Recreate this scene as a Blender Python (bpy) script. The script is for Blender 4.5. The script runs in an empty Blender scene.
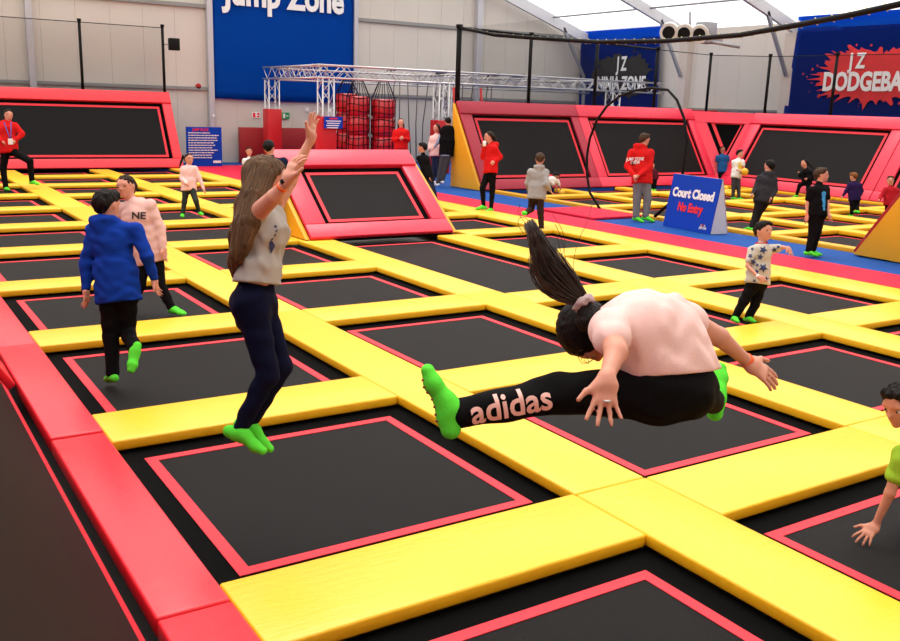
import bpy, bmesh, math, random
import numpy as np
from mathutils import Vector, Matrix
from mathutils.bvhtree import BVHTree

SC = bpy.context.scene
COL = SC.collection
S = 2.15                     # one grid unit of the hall in metres

# ---------------------------------------------------------------- camera
YAW, PIT, ROL, FPX = -5.75381107e-01, 2.28536571e-01, 3.20424638e-02, 924.183292
fwd = Vector((math.cos(PIT)*math.cos(YAW), math.cos(PIT)*math.sin(YAW), -math.sin(PIT)))
rgt = Vector((math.sin(YAW), -math.cos(YAW), 0))
upv = rgt.cross(fwd)
R_ = math.cos(ROL)*rgt + math.sin(ROL)*upv
U_ = -math.sin(ROL)*rgt + math.cos(ROL)*upv
CAMP = Vector((0, 0, S))
cd = bpy.data.cameras.new('camera'); cd.sensor_width = 36; cd.lens = FPX/900*36; cd.clip_end = 300
cam = bpy.data.objects.new('camera', cd); COL.objects.link(cam)
cam.matrix_world = Matrix(((R_.x, U_.x, -fwd.x, CAMP.x), (R_.y, U_.y, -fwd.y, CAMP.y), (R_.z, U_.z, -fwd.z, CAMP.z), (0, 0, 0, 1)))
SC.camera = cam

# ---------------------------------------------------------------- daylight
w = bpy.data.worlds.new('sky'); SC.world = w; w.use_nodes = True
bg = w.node_tree.nodes['Background']; bg.inputs[0].default_value = (1.0, 0.985, 0.97, 1); bg.inputs[1].default_value = 2.35
sd = bpy.data.lights.new('sun', 'SUN'); sd.energy = 5.0; sd.angle = 0.6; sd.color = (1, .97, .92)
sun = bpy.data.objects.new('sun', sd); COL.objects.link(sun)
sun.rotation_euler = Vector((0.30, -0.12, 1)).to_track_quat('Z', 'Y').to_euler()
SC.view_settings.view_transform = 'Standard'; SC.view_settings.look = 'None'
SC.view_settings.gamma = 1; SC.view_settings.exposure = 0.22
SC.cycles.max_bounces = 6; SC.cycles.diffuse_bounces = 3; SC.cycles.transparent_max_bounces = 12
SC.cycles.use_denoising = True

def at(px, py, dep):
    """point seen at a pixel, dep metres along the camera axis"""
    v = fwd + R_*((px-450)/FPX) - U_*((py-320.5)/FPX)
    return CAMP + v*dep
def ground_depth(px, py, z=-.09):
    v = fwd + R_*((px-450)/FPX) - U_*((py-320.5)/FPX)
    return (z-CAMP.z)/v.z

# ---------------------------------------------------------------- helpers
def tag(o, label=None, cat=None, group=None, kind=None):
    if label: o['label'] = label
    if cat: o['category'] = cat
    if group: o['group'] = group
    if kind: o['kind'] = kind
    return o
def empty(name, loc, label=None, cat=None, group=None):
    o = bpy.data.objects.new(name, None); COL.objects.link(o); o.location = loc; o.empty_display_size = .1
    return tag(o, label, cat, group)
def link(name, me, parent=None, mats=()):
    o = bpy.data.objects.new(name, me); COL.objects.link(o)
    for m in mats: me.materials.append(m)
    if parent is not None:
        o.parent = parent
        if parent.parent is None: o.matrix_parent_inverse = Matrix.Translation(-Vector(parent.location))
    return o
_mats = {}
def mat(name, col, rough=.5, metal=0, bump=0, bscale=60, var=0, vscale=3, spec=.5, sheen=0, coat=0, stretch=None, emit=0, alpha=None, sss=0):
    if name in _mats: return _mats[name]
    m = bpy.data.materials.new(name); m.use_nodes = True; nt = m.node_tree; b = nt.nodes['Principled BSDF']
    b.inputs['Base Color'].default_value = (*col, 1); b.inputs['Roughness'].default_value = rough
    b.inputs['Metallic'].default_value = metal; b.inputs['Specular IOR Level'].default_value = spec
    if coat: b.inputs['Coat Weight'].default_value = coat; b.inputs['Coat Roughness'].default_value = .3
    if sheen: b.inputs['Sheen Weight'].default_value = sheen
    if sss:
        b.inputs['Subsurface Weight'].default_value = sss; b.inputs['Subsurface Radius'].default_value = (.012, .004, .002); b.inputs['Subsurface Scale'].default_value = 1
    if emit: b.inputs['Emission Color'].default_value = (*col, 1); b.inputs['Emission Strength'].default_value = emit
    tc = nt.nodes.new('ShaderNodeTexCoord'); mp = nt.nodes.new('ShaderNodeMapping'); nt.links.new(tc.outputs['Object'], mp.inputs['Vector'])
    if stretch: mp.inputs['Scale'].default_value = stretch
    if bump:
        n = nt.nodes.new('ShaderNodeTexNoise'); n.inputs['Scale'].default_value = bscale; n.inputs['Detail'].default_value = 4
        nt.links.new(mp.outputs[0], n.inputs['Vector'])
        bp = nt.nodes.new('ShaderNodeBump'); bp.inputs['Strength'].default_value = bump; bp.inputs['Distance'].default_value = .02
        nt.links.new(n.outputs['Fac'], bp.inputs['Height']); nt.links.new(bp.outputs[0], b.inputs['Normal'])
    if var:
        n = nt.nodes.new('ShaderNodeTexNoise'); n.inputs['Scale'].default_value = vscale; n.inputs['Detail'].default_value = 5
        nt.links.new(mp.outputs[0], n.inputs['Vector'])
        mx = nt.nodes.new('ShaderNodeMix'); mx.data_type = 'RGBA'; mx.blend_type = 'MULTIPLY'
        mr = nt.nodes.new('ShaderNodeMapRange'); mr.inputs[1].default_value = .3; mr.inputs[2].default_value = .7
        mr.inputs[3].default_value = 1-var; mr.inputs[4].default_value = 1
        nt.links.new(n.outputs['Fac'], mr.inputs[0]); mx.inputs[0].default_value = 1
        mx.inputs[6].default_value = (*col, 1); nt.links.new(mr.outputs[0], mx.inputs[7]); nt.links.new(mx.outputs[2], b.inputs['Base Color'])
    if alpha is not None: b.inputs['Alpha'].default_value = alpha
    _mats[name] = m
    return m

YEL = mat('yellow_vinyl', (.95, .53, .010), .42, bump=.35, bscale=9, stretch=(3, .6, 1), coat=.15)
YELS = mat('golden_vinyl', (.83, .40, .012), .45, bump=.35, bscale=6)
RED = mat('red_vinyl', (.80, .014, .03), .42, bump=.3, bscale=7, coat=.15)
REDW = mat('wall_red_vinyl', (.78, .02, .06), .45, bump=.3, bscale=7, coat=.1)
DRED = mat('dark_red_vinyl', (.36, .004, .01), .5, bump=.2, bscale=8)
PNK = mat('walkway_red', (.66, .015, .05), .7, spec=.15, var=.12, vscale=1.2)
BLU = mat('walkway_blue', (.008, .07, .30), .75, spec=.12, var=.15, vscale=1.5)
BED = mat('jump_mesh', (.0045, .0038, .0038), .62, bump=.35, bscale=260, spec=.14, var=.25, vscale=2)
SPR = mat('spring_cover', (.002, .002, .002), .85, spec=.05)
LIN = mat('red_line', (.75, .012, .03), .6)
BLK = mat('black_metal', (.005, .005, .005), .6, spec=.15)
ALU = mat('aluminium', (.62, .60, .60), .35, metal=.6)
GREY = mat('grey_steel', (.30, .30, .33), .45, metal=.2)
CREAM = mat('cream_cladding', (.62, .57, .51), .6, var=.06, vscale=.6)
BANB = mat('banner_blue', (.0, .085, .56), .75, spec=.1, bump=.8, bscale=1.3, stretch=(1, 1, .5))
BANN = mat('banner_navy', (.002, .022, .22), .75, spec=.1, bump=.6, bscale=1.3)
WHT = mat('white_print', (.80, .80, .80), .6)
BANR = mat('splat_red', (.70, .02, .025), .6, var=.2, vscale=4)
BANK = mat('splat_black', (.012, .010, .012), .6, var=.3, vscale=4)
SIGNB = mat('sign_blue', (.002, .045, .42), .6, spec=.15)

def box_bm(bm, x0, x1, y0, y1, z0, z1, mi=0):
    v = [bm.verts.new((x, y, z)) for x in (x0, x1) for y in (y0, y1) for z in (z0, z1)]
    fs = []
    for f in ((0, 1, 3, 2), (4, 6, 7, 5), (0, 4, 5, 1), (2, 3, 7, 6), (0, 2, 6, 4), (1, 5, 7, 3)):
        fc = bm.faces.new([v[i] for i in f]); fc.material_index = mi; fs.append(fc)
    return v
def finish(name, bm, mats, parent=None, smooth=False, bevel=0, seg=2):
    if bevel:
        bmesh.ops.bevel(bm, geom=list(bm.edges), offset=bevel, segments=seg, affect='EDGES', profile=.5)
    bmesh.ops.recalc_face_normals(bm, faces=list(bm.faces))
    me = bpy.data.meshes.new(name); bm.to_mesh(me); bm.free()
    if smooth or bevel:
        me.shade_smooth()
        if bevel: me.set_sharp_from_angle(angle=math.radians(50))
    return link(name, me, parent, mats if isinstance(mats, (list, tuple)) else [mats])
def box(name, x0, x1, y0, y1, z0, z1, m, parent=None, bevel=0):
    bm = bmesh.new(); box_bm(bm, x0, x1, y0, y1, z0, z1)
    return finish(name, bm, m, parent, bevel=bevel)
def tube_bm(bm, pts, r, n=6, mi=0, radii=None, flat=None):
    rings = []
    pts = [Vector(p) for p in pts]
    ref = None
    for i, p in enumerate(pts):
        t = (pts[min(i+1, len(pts)-1)] - pts[max(i-1, 0)]).normalized()
        if ref is None:
            ref = t.orthogonal().normalized()
        a = (ref - t*ref.dot(t)); a = a.normalized() if a.length > 1e-6 else t.orthogonal().normalized(); ref = a
        b = t.cross(a); rr = radii[i] if radii else r
        rings.append([bm.verts.new(p + (a*math.cos(q) + b*math.sin(q))*rr) for q in (2*math.pi*k/n for k in range(n))])
    for i in range(len(rings)-1):
        for k in range(n):
            f = bm.faces.new((rings[i][k], rings[i][(k+1) % n], rings[i+1][(k+1) % n], rings[i+1][k])); f.material_index = mi; f.smooth = True
    for rg in (rings[0][::-1], rings[-1]):
        f = bm.faces.new(rg); f.material_index = mi
def tube(name, pts, r, m, parent=None, n=8, radii=None):
    bm = bmesh.new(); tube_bm(bm, pts, r, n, radii=radii)
    bmesh.ops.recalc_face_normals(bm, faces=list(bm.faces))
    me = bpy.data.meshes.new(name); bm.to_mesh(me); bm.free()
    return link(name, me, parent, [m])
def text(name, s, loc, ex, ey, size, m, parent=None, bold=.012, sx=1, align='CENTER', extrude=.004, spacing=1.0):
    """lettering as a mesh: ex = reading direction, ey = up direction of the letters"""
    cu = bpy.data.curves.new(name, 'FONT'); cu.body = s; cu.size = size; cu.offset = bold*size; cu.extrude = extrude
    cu.align_x = align; cu.align_y = 'CENTER'; cu.resolution_u = 3; cu.space_character = spacing
    tmp = bpy.data.objects.new('tmp_text', cu); COL.objects.link(tmp)
    dg = bpy.context.evaluated_depsgraph_get(); dg.update()
    me = bpy.data.meshes.new_from_object(tmp.evaluated_get(dg)); me.name = name
    bpy.data.objects.remove(tmp); bpy.data.curves.remove(cu)
    ex = Vector(ex).normalized(); ey = Vector(ey).normalized(); ez = ex.cross(ey)
    M = Matrix(((ex.x*sx, ey.x, ez.x, loc[0]), (ex.y*sx, ey.y, ez.y, loc[1]), (ex.z*sx, ey.z, ez.z, loc[2]), (0, 0, 0, 1)))
    me.transform(M); me.materials.clear()
    return link(name, me, parent, [m])

# ================================================================ the hall
GX, SY, EAVE, RY, LY = 14.6*S, -12.4*S, 2.40*S, -4.0*S, 4.4*S
RIDGE = EAVE + (RY-SY)*.325
fl = box('floor', -1.2*S, GX+.3, SY-.2, LY, -.5, -.30, mat('concrete', (.10, .095, .09), .8)); tag(fl, kind='structure')
def slab(name, x0, x1, y0, y1, m, z1=-.006, z0=-.30, bevel=0):
    o = box(name, x0*S, x1*S, y0*S, y1*S, z0, z1, m, bevel=bevel); tag(o, kind='structure'); return o
slab('floor_blue_walkway', .5, 9.28, -6.40, -5.77, BLU)
slab('floor_blue_back', 9.28, 14.6, -12.4, -5.30, BLU)
slab('floor_blue_corner', 13.9, 14.6, -5.30, .6, BLU)
slab('floor_red_band', .5, 13.6, -5.77, -5.31, PNK, .004)
slab('floor_red_corner', 8.62, 13.9, -5.31, -4.13, PNK, .003)

# gable wall with the cladding's joints in the mesh
bm = bmesh.new()
def prof(y): return EAVE + (min(y, 2*RY-y) - SY)*.325 if True else 0
ys = list(np.arange(SY, LY+.01, 1.02))
for i in range(len(ys)-1):
    a, b = ys[i]+.003, ys[i+1]-.003
    vs = [bm.verts.new(p) for p in ((GX, a, -.3), (GX, b, -.3), (GX, b, max(1, prof(b))), (GX, a, max(1, prof(a))))]
    ws = [bm.verts.new(v.co + Vector((.12, 0, 0))) for v in vs]
    bm.faces.new(vs); bm.faces.new(ws[::-1])
    for k in range(4): bm.faces.new((vs[k], ws[k], ws[(k+1) % 4], vs[(k+1) % 4]))
box_bm(bm, GX+.02, GX+.14, SY, LY, -.3, EAVE)
tag(finish('wall_back', bm, CREAM), kind='structure')
bm = bmesh.new()
for i in range(34):
    x0 = -1.2*S + i*1.02
    if x0 > GX: break
    box_bm(bm, x0+.003, min(GX, x0+1.017), SY-.12, SY, -.3, EAVE)
box_bm(bm, -1.2*S, GX, SY-.14, SY-.02, -.3, EAVE)
tag(finish('wall_right', bm, CREAM), kind='structure')
tag(box('wall_front_fill_block', -1.2*S-.1, -1.2*S, SY-.1, LY+.1, -.3, RIDGE, CREAM), kind='structure')  # unseen wall behind the camera, added to block fill light from there
tag(box('wall_left', -1.2*S, GX, LY, LY+.12, -.3, EAVE, CREAM), kind='structure')

# translucent roof skin
rm = bpy.data.materials.new('roof_membrane'); rm.use_nodes = True; nt = rm.node_tree
for n in list(nt.nodes): nt.nodes.remove(n)
out = nt.nodes.new('ShaderNodeOutputMaterial'); tr = nt.nodes.new('ShaderNodeBsdfTransparent'); tl = nt.nodes.new('ShaderNodeBsdfTranslucent'); mx = nt.nodes.new('ShaderNodeMixShader')
tr.inputs[0].default_value = (.50, .49, .48, 1); tl.inputs[0].default_value = (.8, .8, .8, 1); mx.inputs[0].default_value = .25
nt.links.new(tr.outputs[0], mx.inputs[1]); nt.links.new(tl.outputs[0], mx.inputs[2]); nt.links.new(mx.outputs[0], out.inputs[0])
for nm, ya, za, yb, zb in (('ceiling', SY-.2, EAVE, RY, RIDGE), ('ceiling_far_slope', RY, RIDGE, LY+.2, EAVE)):
    bm = bmesh.new(); v = [bm.verts.new(p) for p in ((-1.2*S, ya, za), (GX+.1, ya, za), (GX+.1, yb, zb), (-1.2*S, yb, zb))]; bm.faces.new(v)
    tag(finish(nm, bm, rm), kind='structure')

def beam_between(name, a, b, wd, hd, m, parent=None, upd=(0, 0, 1)):
    a, b = Vector(a), Vector(b); t = (b-a).normalized(); s = t.cross(Vector(upd)).normalized(); u = s.cross(t)
    bm = bmesh.new(); vs = []
    for p in (a, b):
        for i, j in ((-1, -1), (1, -1), (1, 1), (-1, 1)): vs.append(bm.verts.new(p + s*i*wd/2 + u*j*hd/2))
    for f in ((3, 2, 1, 0), (4, 5, 6, 7), (0, 1, 5, 4), (1, 2, 6, 5), (2, 3, 7, 6), (3, 0, 4, 7)): bm.faces.new([vs[i] for i in f])
    return finish(name, bm, m, parent)
WBEAM = mat('pale_steel', (.55, .55, .58), .45, metal=.1)
POSTM = mat('beige_post', (.55, .47, .42), .6)
n = 0
for xr in (14.35, 11.8, 9.62, 7.4, 5.2, 3.0, .8):
    n += 1; x = xr*S
    o = empty('trim_%d' % n, (x, SY+.2, 0)); tag(o, kind='structure')
    tw = .42 if xr < 14 else .2
    box('post', x-tw/2, x+tw/2, SY, SY+.30, -.02, EAVE-.35 if xr < 14 else EAVE-.1, POSTM if xr < 14 else GREY, o)
    box('post_head', x-.1, x+.1, SY+.02, SY+.28, EAVE-.36, EAVE-.08, WBEAM, o)
    sl = .325
    if xr < 14.2:
        beam_between('rafter', (x, SY+.1, EAVE-.20), (x, RY, RIDGE-.2), .14, .34, WBEAM, o)
        beam_between('rafter', (x, RY, RIDGE-.2), (x, LY-.1, EAVE-.20), .14, .34, WBEAM, o)
    else:
        beam_between('rafter', (x, SY+.1, EAVE-.20), (x, RY, RIDGE-.2), .14, .40, WBEAM, o)
    beam_between('knee_brace', (x-.02, SY+.34, EAVE-1.7), (x-.02, SY+1.6, EAVE+.22), .10, .10, GREY, o)
for k, t in enumerate((.12, .3, .5, .72)):
    y = SY + (RY-SY)*t; z = EAVE + (RIDGE-EAVE)*t
    o = tube('trim_purlin_%d' % (k+1), [(-1*S, y, z-.12), (GX, y, z-.12)], .035, GREY); tag(o, kind='structure')
for k, (ya, yb, z, h) in enumerate(((LY, SY+.3, 1.135, .10), (LY, SY+.3, 2.36, .12))):
    o = box('trim_rail_%d' % (k+1), GX-.10, GX-.01, yb, ya, z*S-h/2, z*S+h/2, mat('rail_grey', (.25, .25, .24), .5)); tag(o, kind='structure')
o = box('trim_side_rail', 0, GX-.1, SY+.01, SY+.09, 1.06*S, 1.09*S, _mats['rail_grey']); tag(o, kind='structure')
for k, (y, r) in enumerate(((-2.28, .09), (-4.85, .09), (-9.85, .12), (-7.35, .07), (.4, .09))):
    o = box('trim_column_%d' % (k+1), GX-.22, GX-.02, y*S-r, y*S+r, -.02, prof(y*S)-.3, mat('column_steel', (.50, .49, .52), .4, metal=.15)); tag(o, kind='structure')

# ================================================================ trampolines
def grid_tramp(x0, x1, y0, y1, label, zb=-.09, ins=.075, lw=.032, group='floor trampolines of the main court'):
    """opening in units, bed just below the pads"""
    t = empty('trampoline', ((x0+x1)/2*S, (y0+y1)/2*S, zb-.02), label, 'trampoline', group)
    ex = .012
    a0, a1, b0, b1 = (x0-ex)*S, (x1+ex)*S, (y0-ex)*S, (y1+ex)*S
    bm = bmesh.new(); box_bm(bm, a0, a1, b0, b1, zb-.03, zb-.004)
    finish('spring_cover', bm, SPR, t)
    i = ins*S
    bm = bmesh.new(); box_bm(bm, x0*S+i, x1*S-i, y0*S+i, y1*S-i, zb-.004, zb)
    finish('jumping_mesh', bm, BED, t)
    bm = bmesh.new(); l = lw*S
    X0, X1, Y0, Y1 = x0*S+i, x1*S-i, y0*S+i, y1*S-i
    for q in ((X0, X1, Y0, Y0+l), (X0, X1, Y1-l, Y1), (X0, X0+l, Y0+l, Y1-l), (X1-l, X1, Y0+l, Y1-l)): box_bm(bm, *q, zb, zb+.004)
    finish('border_line', bm, LIN, t)
    return t
def pad(x0, x1, y0, y1, label, m=YEL, name='safety_pad', cat='pad', group='yellow safety pads of the main court', z0=-.075, z1=0, bevel=.014):
    cx, cy = (x0+x1)/2*S, (y0+y1)/2*S; g = .003
    bm = bmesh.new(); box_bm(bm, x0*S+g, x1*S-g, y0*S+g, y1*S-g, z0, z1)
    o = finish(name, bm, m, bevel=bevel); me = o.data
    me.transform(Matrix.Translation((-cx, -cy, 0))); o.location = (cx, cy, 0)
    return tag(o, label, cat, group)
ORD = ['nearest', 'second', 'third', 'fourth', 'fifth', 'sixth', 'seventh', 'eighth', 'ninth', 'tenth', 'eleventh']
COLS = {
 'LA': dict(y=(-1.545, -.57), x=[.26, 1.47, 2.70, 3.93, 5.15, 6.38, 7.6, 8.78, 9.97, 11.12, 12.3], n='left column beside the long red mat'),
 'AB': dict(y=(-2.72, -1.80), x=[.27, 1.46, 2.63, 3.85, 5.06, 6.27, 7.44, 8.66, 9.86, 11.04, 12.24], n='second column from the left'),
 'BC': dict(y=(-3.84, -2.98), x=[.36, 1.5, 2.64, 3.77], n='third column before the ramp'),
 'CD': dict(y=(-4.97, -4.13), x=[.40, 1.55, 2.66, 3.78, 4.97, 6.10, 7.25, 8.36], n='right column beside red walkway'),
}
CW = .28; FARX = 13.33
for key, c in COLS.items():
    y0, y1 = c['y']; xs = c['x']
    for i, x in enumerate(xs):
        x1 = x + (CW if x < 4.5 else .27)
        pad(x, x1, y0, y1, 'yellow crosswise pad, %s across the %s' % (ORD[i], c['n']))
        nx = xs[i+1] if i+1 < len(xs) else {'LA': FARX, 'AB': FARX, 'BC': 6.17, 'CD': 8.36}[key]
        if i+1 >= len(xs) and key == 'CD': continue
        grid_tramp(x1, nx, y0, y1, 'black trampoline, %s bed of the %s' % (ORD[i], c['n']) if not (key == 'BC' and i == 3) else 'long black double-length trampoline in front of the red angled ramp')
# beds of the third column behind the ramp
xs = [6.98, 7.3, 8.5, 9.7, 10.9, 12.1]
for i in range(1, 6):
    x = xs[i]; nx = xs[i+1] if i < 5 else FARX
    pad(x, x+.26, -3.84, -2.98, 'yellow crosswise pad behind the red angled ramp, %s from the ramp' % ORD[i-1].replace('nearest', 'first'))
    grid_tramp(x+.26, nx, -3.84, -2.98, 'black trampoline behind the red angled ramp, %s from the ramp' % ORD[i-1].replace('nearest', 'first'))
# long strips between the columns, in sections
def strip(y0, y1, cuts, nm):
    for i in range(len(cuts)-1):
        pad(cuts[i], cuts[i+1], y0, y1, 'yellow lengthwise pad, %s section of the %s' % (ORD[i], nm))
strip(-1.80, -1.545, [.0, 1.74, 4.12, 6.5, 8.9, 11.2, FARX], 'strip right of the left trampoline column')
strip(-2.98, -2.72, [.0, 1.74, 4.12, 6.15, 8.9, 11.2, FARX], 'middle strip running to the red ramp')
strip(-4.13, -3.84, [.3, 1.8, 4.05, 6.15], 'strip right of the double trampoline')
strip(-4.13, -3.84, [7.1, 9.4, 11.6, 13.5], 'strip behind the right end of the ramp')
strip(-5.31, -4.97, [.3, 2.0, 4.05, 6.37, 8.62], 'outer strip beside the red walkway')

# long red mat at the left edge
for i, (a, b) in enumerate(((.2, 1.66), (1.665, 2.78), (2.785, 3.95), (3.955, 5.2), (5.2, 6.4), (6.4, 8.8), (8.8, 11.2), (11.2, 13.3))):
    pad(a, b, -.57, -.415, 'red lengthwise edge mat, %s section along the left wall' % ORD[i], RED, 'edge_mat', 'mat', 'red edge mats along the left', z0=-.088, z1=.012 if i != 2 else .022)

# ================================================================ slanted trampoline walls
def slanted(name, base, along, lean, width, height, back, label, cat='trampoline wall', mred=RED, margins=(.30, .30, .30, .30), ends=(None, None), group=None, vee=None, line=.07, gap=.16, thick=.07, topm=None, backm=None):
    """base: left foot of the face (metres), along: unit vector across, lean: horizontal unit vector the face leans to"""
    base, al, le = Vector(base), Vector(along).normalized(), Vector(lean).normalized()
    t = empty(name, base + al*width/2, label, cat, group)
    sl = (le*back + Vector((0, 0, height))); L = sl.length; su = sl.normalized(); nn = al.cross(su).normalized()
    if nn.dot(le) > 0: nn = -nn
    def slabq(nm, a0, a1, s0, s1, n0, n1, m, bev=0.0, trap=(0, 0)):
        bm = bmesh.new(); vs = []
        for nq in (n0, n1):
            for a, s in ((a0, s0), (a1, s0), (a1+trap[1], s1), (a0+trap[0], s1)): vs.append(bm.verts.new(base + al*a + su*s + nn*nq))
        for f in ((3, 2, 1, 0), (4, 5, 6, 7), (0, 1, 5, 4), (1, 2, 6, 5), (2, 3, 7, 6), (3, 0, 4, 7)): bm.faces.new([vs[i] for i in f])
        return finish(nm, bm, m, t, bevel=bev)
    ml, mr, mb, mt = margins
    slabq('backing_board', 0, width, .0, L, -.05, -.035, BLK)
    if mb > .05: slabq('bottom_pad', 0, width, 0, mb, 0, thick, mred, .012)
    slabq('top_pad', 0, width, L-mt, L+.02, 0, thick+.03, topm or mred, .012)
    if ml: slabq('side_pad', 0, ml, mb+.004, L-mt-.004, 0, thick, mred, .012)
    if mr: slabq('side_pad', width-mr, width, mb+.004, L-mt-.004, 0, thick, mred, .012)
    slabq('spring_cover', ml*.9, width-mr*.9, mb*.9, L-mt*.9, -.03, .0, SPR)
    a0, a1, s0, s1 = ml+gap, width-mr-gap, mb+gap*.8, L-mt-gap
    slabq('jumping_mesh', a0, a1, s0, s1, 0, .006, BED)
    bm = bmesh.new()
    def q(a0, a1, s0, s1):
        vs = []
        for nq in (.006, .012):
            for a, s in ((a0, s0), (a1, s0), (a1, s1), (a0, s1)): vs.append(bm.verts.new(base + al*a + su*s + nn*nq))
        for f in ((3, 2, 1, 0), (4, 5, 6, 7), (0, 1, 5, 4), (1, 2, 6, 5), (2, 3, 7, 6), (3, 0, 4, 7)): bm.faces.new([vs[i] for i in f])
    q(a0, a1, s0, s0+line); q(a0, a1, s1-line, s1); q(a0, a0+line, s0+line, s1-line); q(a1-line, a1, s0+line, s1-line)
    finish('border_line', bm, LIN, t)
    for k, em in enumerate(ends):
        if em is None: continue
        d = -al if k == 0 else al; p = base if k == 0 else base + al*width
        tri = [p, p + le*(back+.0), p + sl]
        tri[0] = tri[0] + nn*thick*.3
        bm = bmesh.new(); a = [bm.verts.new(v + d*.01) for v in tri]; b = [bm.verts.new(v + d*.09) for v in tri]
        bm.faces.new(a); bm.faces.new(b[::-1])
        for i in range(3): bm.faces.new((a[i], b[i], b[(i+1) % 3], a[(i+1) % 3]))
        finish('end_panel', bm, em, t, bevel=.01)
    # back skin
    bm = bmesh.new(); vs = [bm.verts.new(v) for v in (base+le*back, base+al*width+le*back, base+al*width+sl-nn*.05, base+sl-nn*.05)]
    ws = [bm.verts.new(v.co + le*.03) for v in vs]
    bm.faces.new(vs); bm.faces.new(ws[::-1])
    for i in range(4): bm.faces.new((vs[i], ws[i], ws[(i+1) % 4], vs[(i+1) % 4]))
    finish('back_panel', bm, backm or DRED, t)
    return t
m_ = lambda *a: tuple(v*S for v in a)
# far left wall
slanted('slanted_wall', (13.42*S, .9*S, 0), (0, -1, 0), (1, 0, 0), 4.94*S, 1.03*S, .62*S, 'tall red-framed slanted trampoline wall at the far left of the hall', margins=(.3, .28, .30, .36), gap=.10)
# near left wall
for i, (a, b) in enumerate(((.15, 3.55), (3.56, 6.9), (6.91, 10.2), (10.21, 13.2))):
    slanted('slanted_wall', (a*S, -.392*S, -.06), (1, 0, 0), (0, 1, 0), (b-a)*S, 1.05*S, .66*S, 'dark slanted trampoline wall rising beside the left red mats, %s section' % ORD[i], margins=(.3, .3, .02, .35), gap=.05, group='slanted walls along the left side')
# ramp in the middle
slanted('angled_ramp', (6.22*S, -2.79*S, 0), (0, -1, 0), (1, 0, 0), 1.24*S, .58*S, .76*S, 'low red-framed angled trampoline ramp with yellow side in the middle of the court', 'trampoline ramp', mred=REDW, margins=(.36, .30, .30, .38), ends=(YELS, YELS), gap=.10, line=.06)
# court of the far right
slanted('slanted_wall', (9.30*S, -6.44*S, 0), (0, -1, 0), (1, 0, 0), 1.90*S, 1.03*S, .66*S, 'dark red slanted trampoline wall with yellow end at the left of the far court', mred=mat('darker_red_vinyl', (.42, .012, .04), .5, bump=.3, bscale=9), margins=(.36, .26, .30, .36), ends=(YELS, None), gap=.09, group='slanted walls of the far court')  # vinyl of a darker red than the next wall panel
slanted('slanted_wall', (9.30*S, -8.345*S, 0), (0, -1, 0), (1, 0, 0), 2.24*S, 1.03*S, .66*S, 'bright red slanted trampoline wall behind the staff man with hands behind his back', mred=REDW, margins=(.34, .30, .30, .36), gap=.09, group='slanted walls of the far court')
slanted('slanted_wall', (9.28*S, -10.6*S, 0), (-1, 0, 0), (0, -1, 0), 2.40*S, 1.0*S, .66*S, 'red slanted trampoline wall right of the V-shaped corner panel', mred=REDW, margins=(.40, .36, .30, .36), gap=.09, group='slanted walls of the far court')
slanted('slanted_wall', (6.87*S, -10.6*S, 0), (-1, 0, 0), (0, -1, 0), 2.6*S, 1.0*S, .66*S, 'red slanted trampoline wall cut off by the right edge behind the yellow wedge', mred=REDW, margins=(.36, .36, .30, .36), gap=.09, group='slanted walls of the far court')
# V corner piece
V0 = Vector((9.30*S, -10.6*S, 0)); VA = Vector(((9.30+.66)*S, -10.6*S, 1.02*S)); VB = Vector((9.30*S, -11.26*S, 1.01*S)); 
cv = empty('corner_panel', V0, 'V-shaped black corner panel with red triangle between two slanted walls', 'trampoline wall')
def tri_prism(nm, pts, off, m, parent):
    bm = bmesh.new(); a = [bm.verts.new(p) for p in pts]; b = [bm.verts.new(p+off) for p in pts]; k = len(pts)
    bm.faces.new(a); bm.faces.new(b[::-1])
    for i in range(k): bm.faces.new((a[i], b[i], b[(i+1) % k], a[(i+1) % k]))
    return finish(nm, bm, m, parent)
nV = (VB-V0).cross(VA-V0).normalized()
if nV.dot(Vector((-1, 1, 0))) < 0: nV = -nV
tri_prism('backing_board', [V0, VA, VB], -nV*.04, SPR, cv)
c0 = V0*.2 + VA*.4 + VB*.4
def tin(k, dz=0): return [c0 + (p-c0)*k + Vector((0, 0, dz)) for p in (V0, VA, VB)]
def tinn(k): return [c0 + (p-c0)*k for p in (V0, VA, VB)]
c0 = c0 + Vector((-.22, -.20, -.16)); c0 = c0 - nV*(c0-V0).dot(nV)
sidp = [V0+(VA-V0)*.0, VA, VB]; inn = tinn(.64)
bm = bmesh.new()
for i in range(3):
    j = (i+1) % 3
    f = [sidp[i], sidp[j], inn[j], inn[i]]; a = [bm.verts.new(p-nV*.004) for p in f]; b = [bm.verts.new(p+nV*.06) for p in f]
    bm.faces.new(a); bm.faces.new(b[::-1])
    for q in range(4): bm.faces.new((a[q], b[q], b[(q+1) % 4], a[(q+1) % 4]))
finish('red_surround', bm, REDW, cv)
o1, o2 = tinn(.50), tinn(.40)
bm = bmesh.new()
for i in range(3):
    j = (i+1) % 3
    f = [o1[i], o1[j], o2[j], o2[i]]; a = [bm.verts.new(p+nV*.002) for p in f]; b = [bm.verts.new(p+nV*.014) for p in f]
    bm.faces.new(a); bm.faces.new(b[::-1])
    for q in range(4): bm.faces.new((a[q], b[q], b[(q+1) % 4], a[(q+1) % 4]))
finish('border_line', bm, LIN, cv)
h = VB-VA
tri_prism('top_pad', [VA, VB, VB+(V0-VB)*.15, VA+(V0-VA)*.15], nV*.07, REDW, cv)
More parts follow.
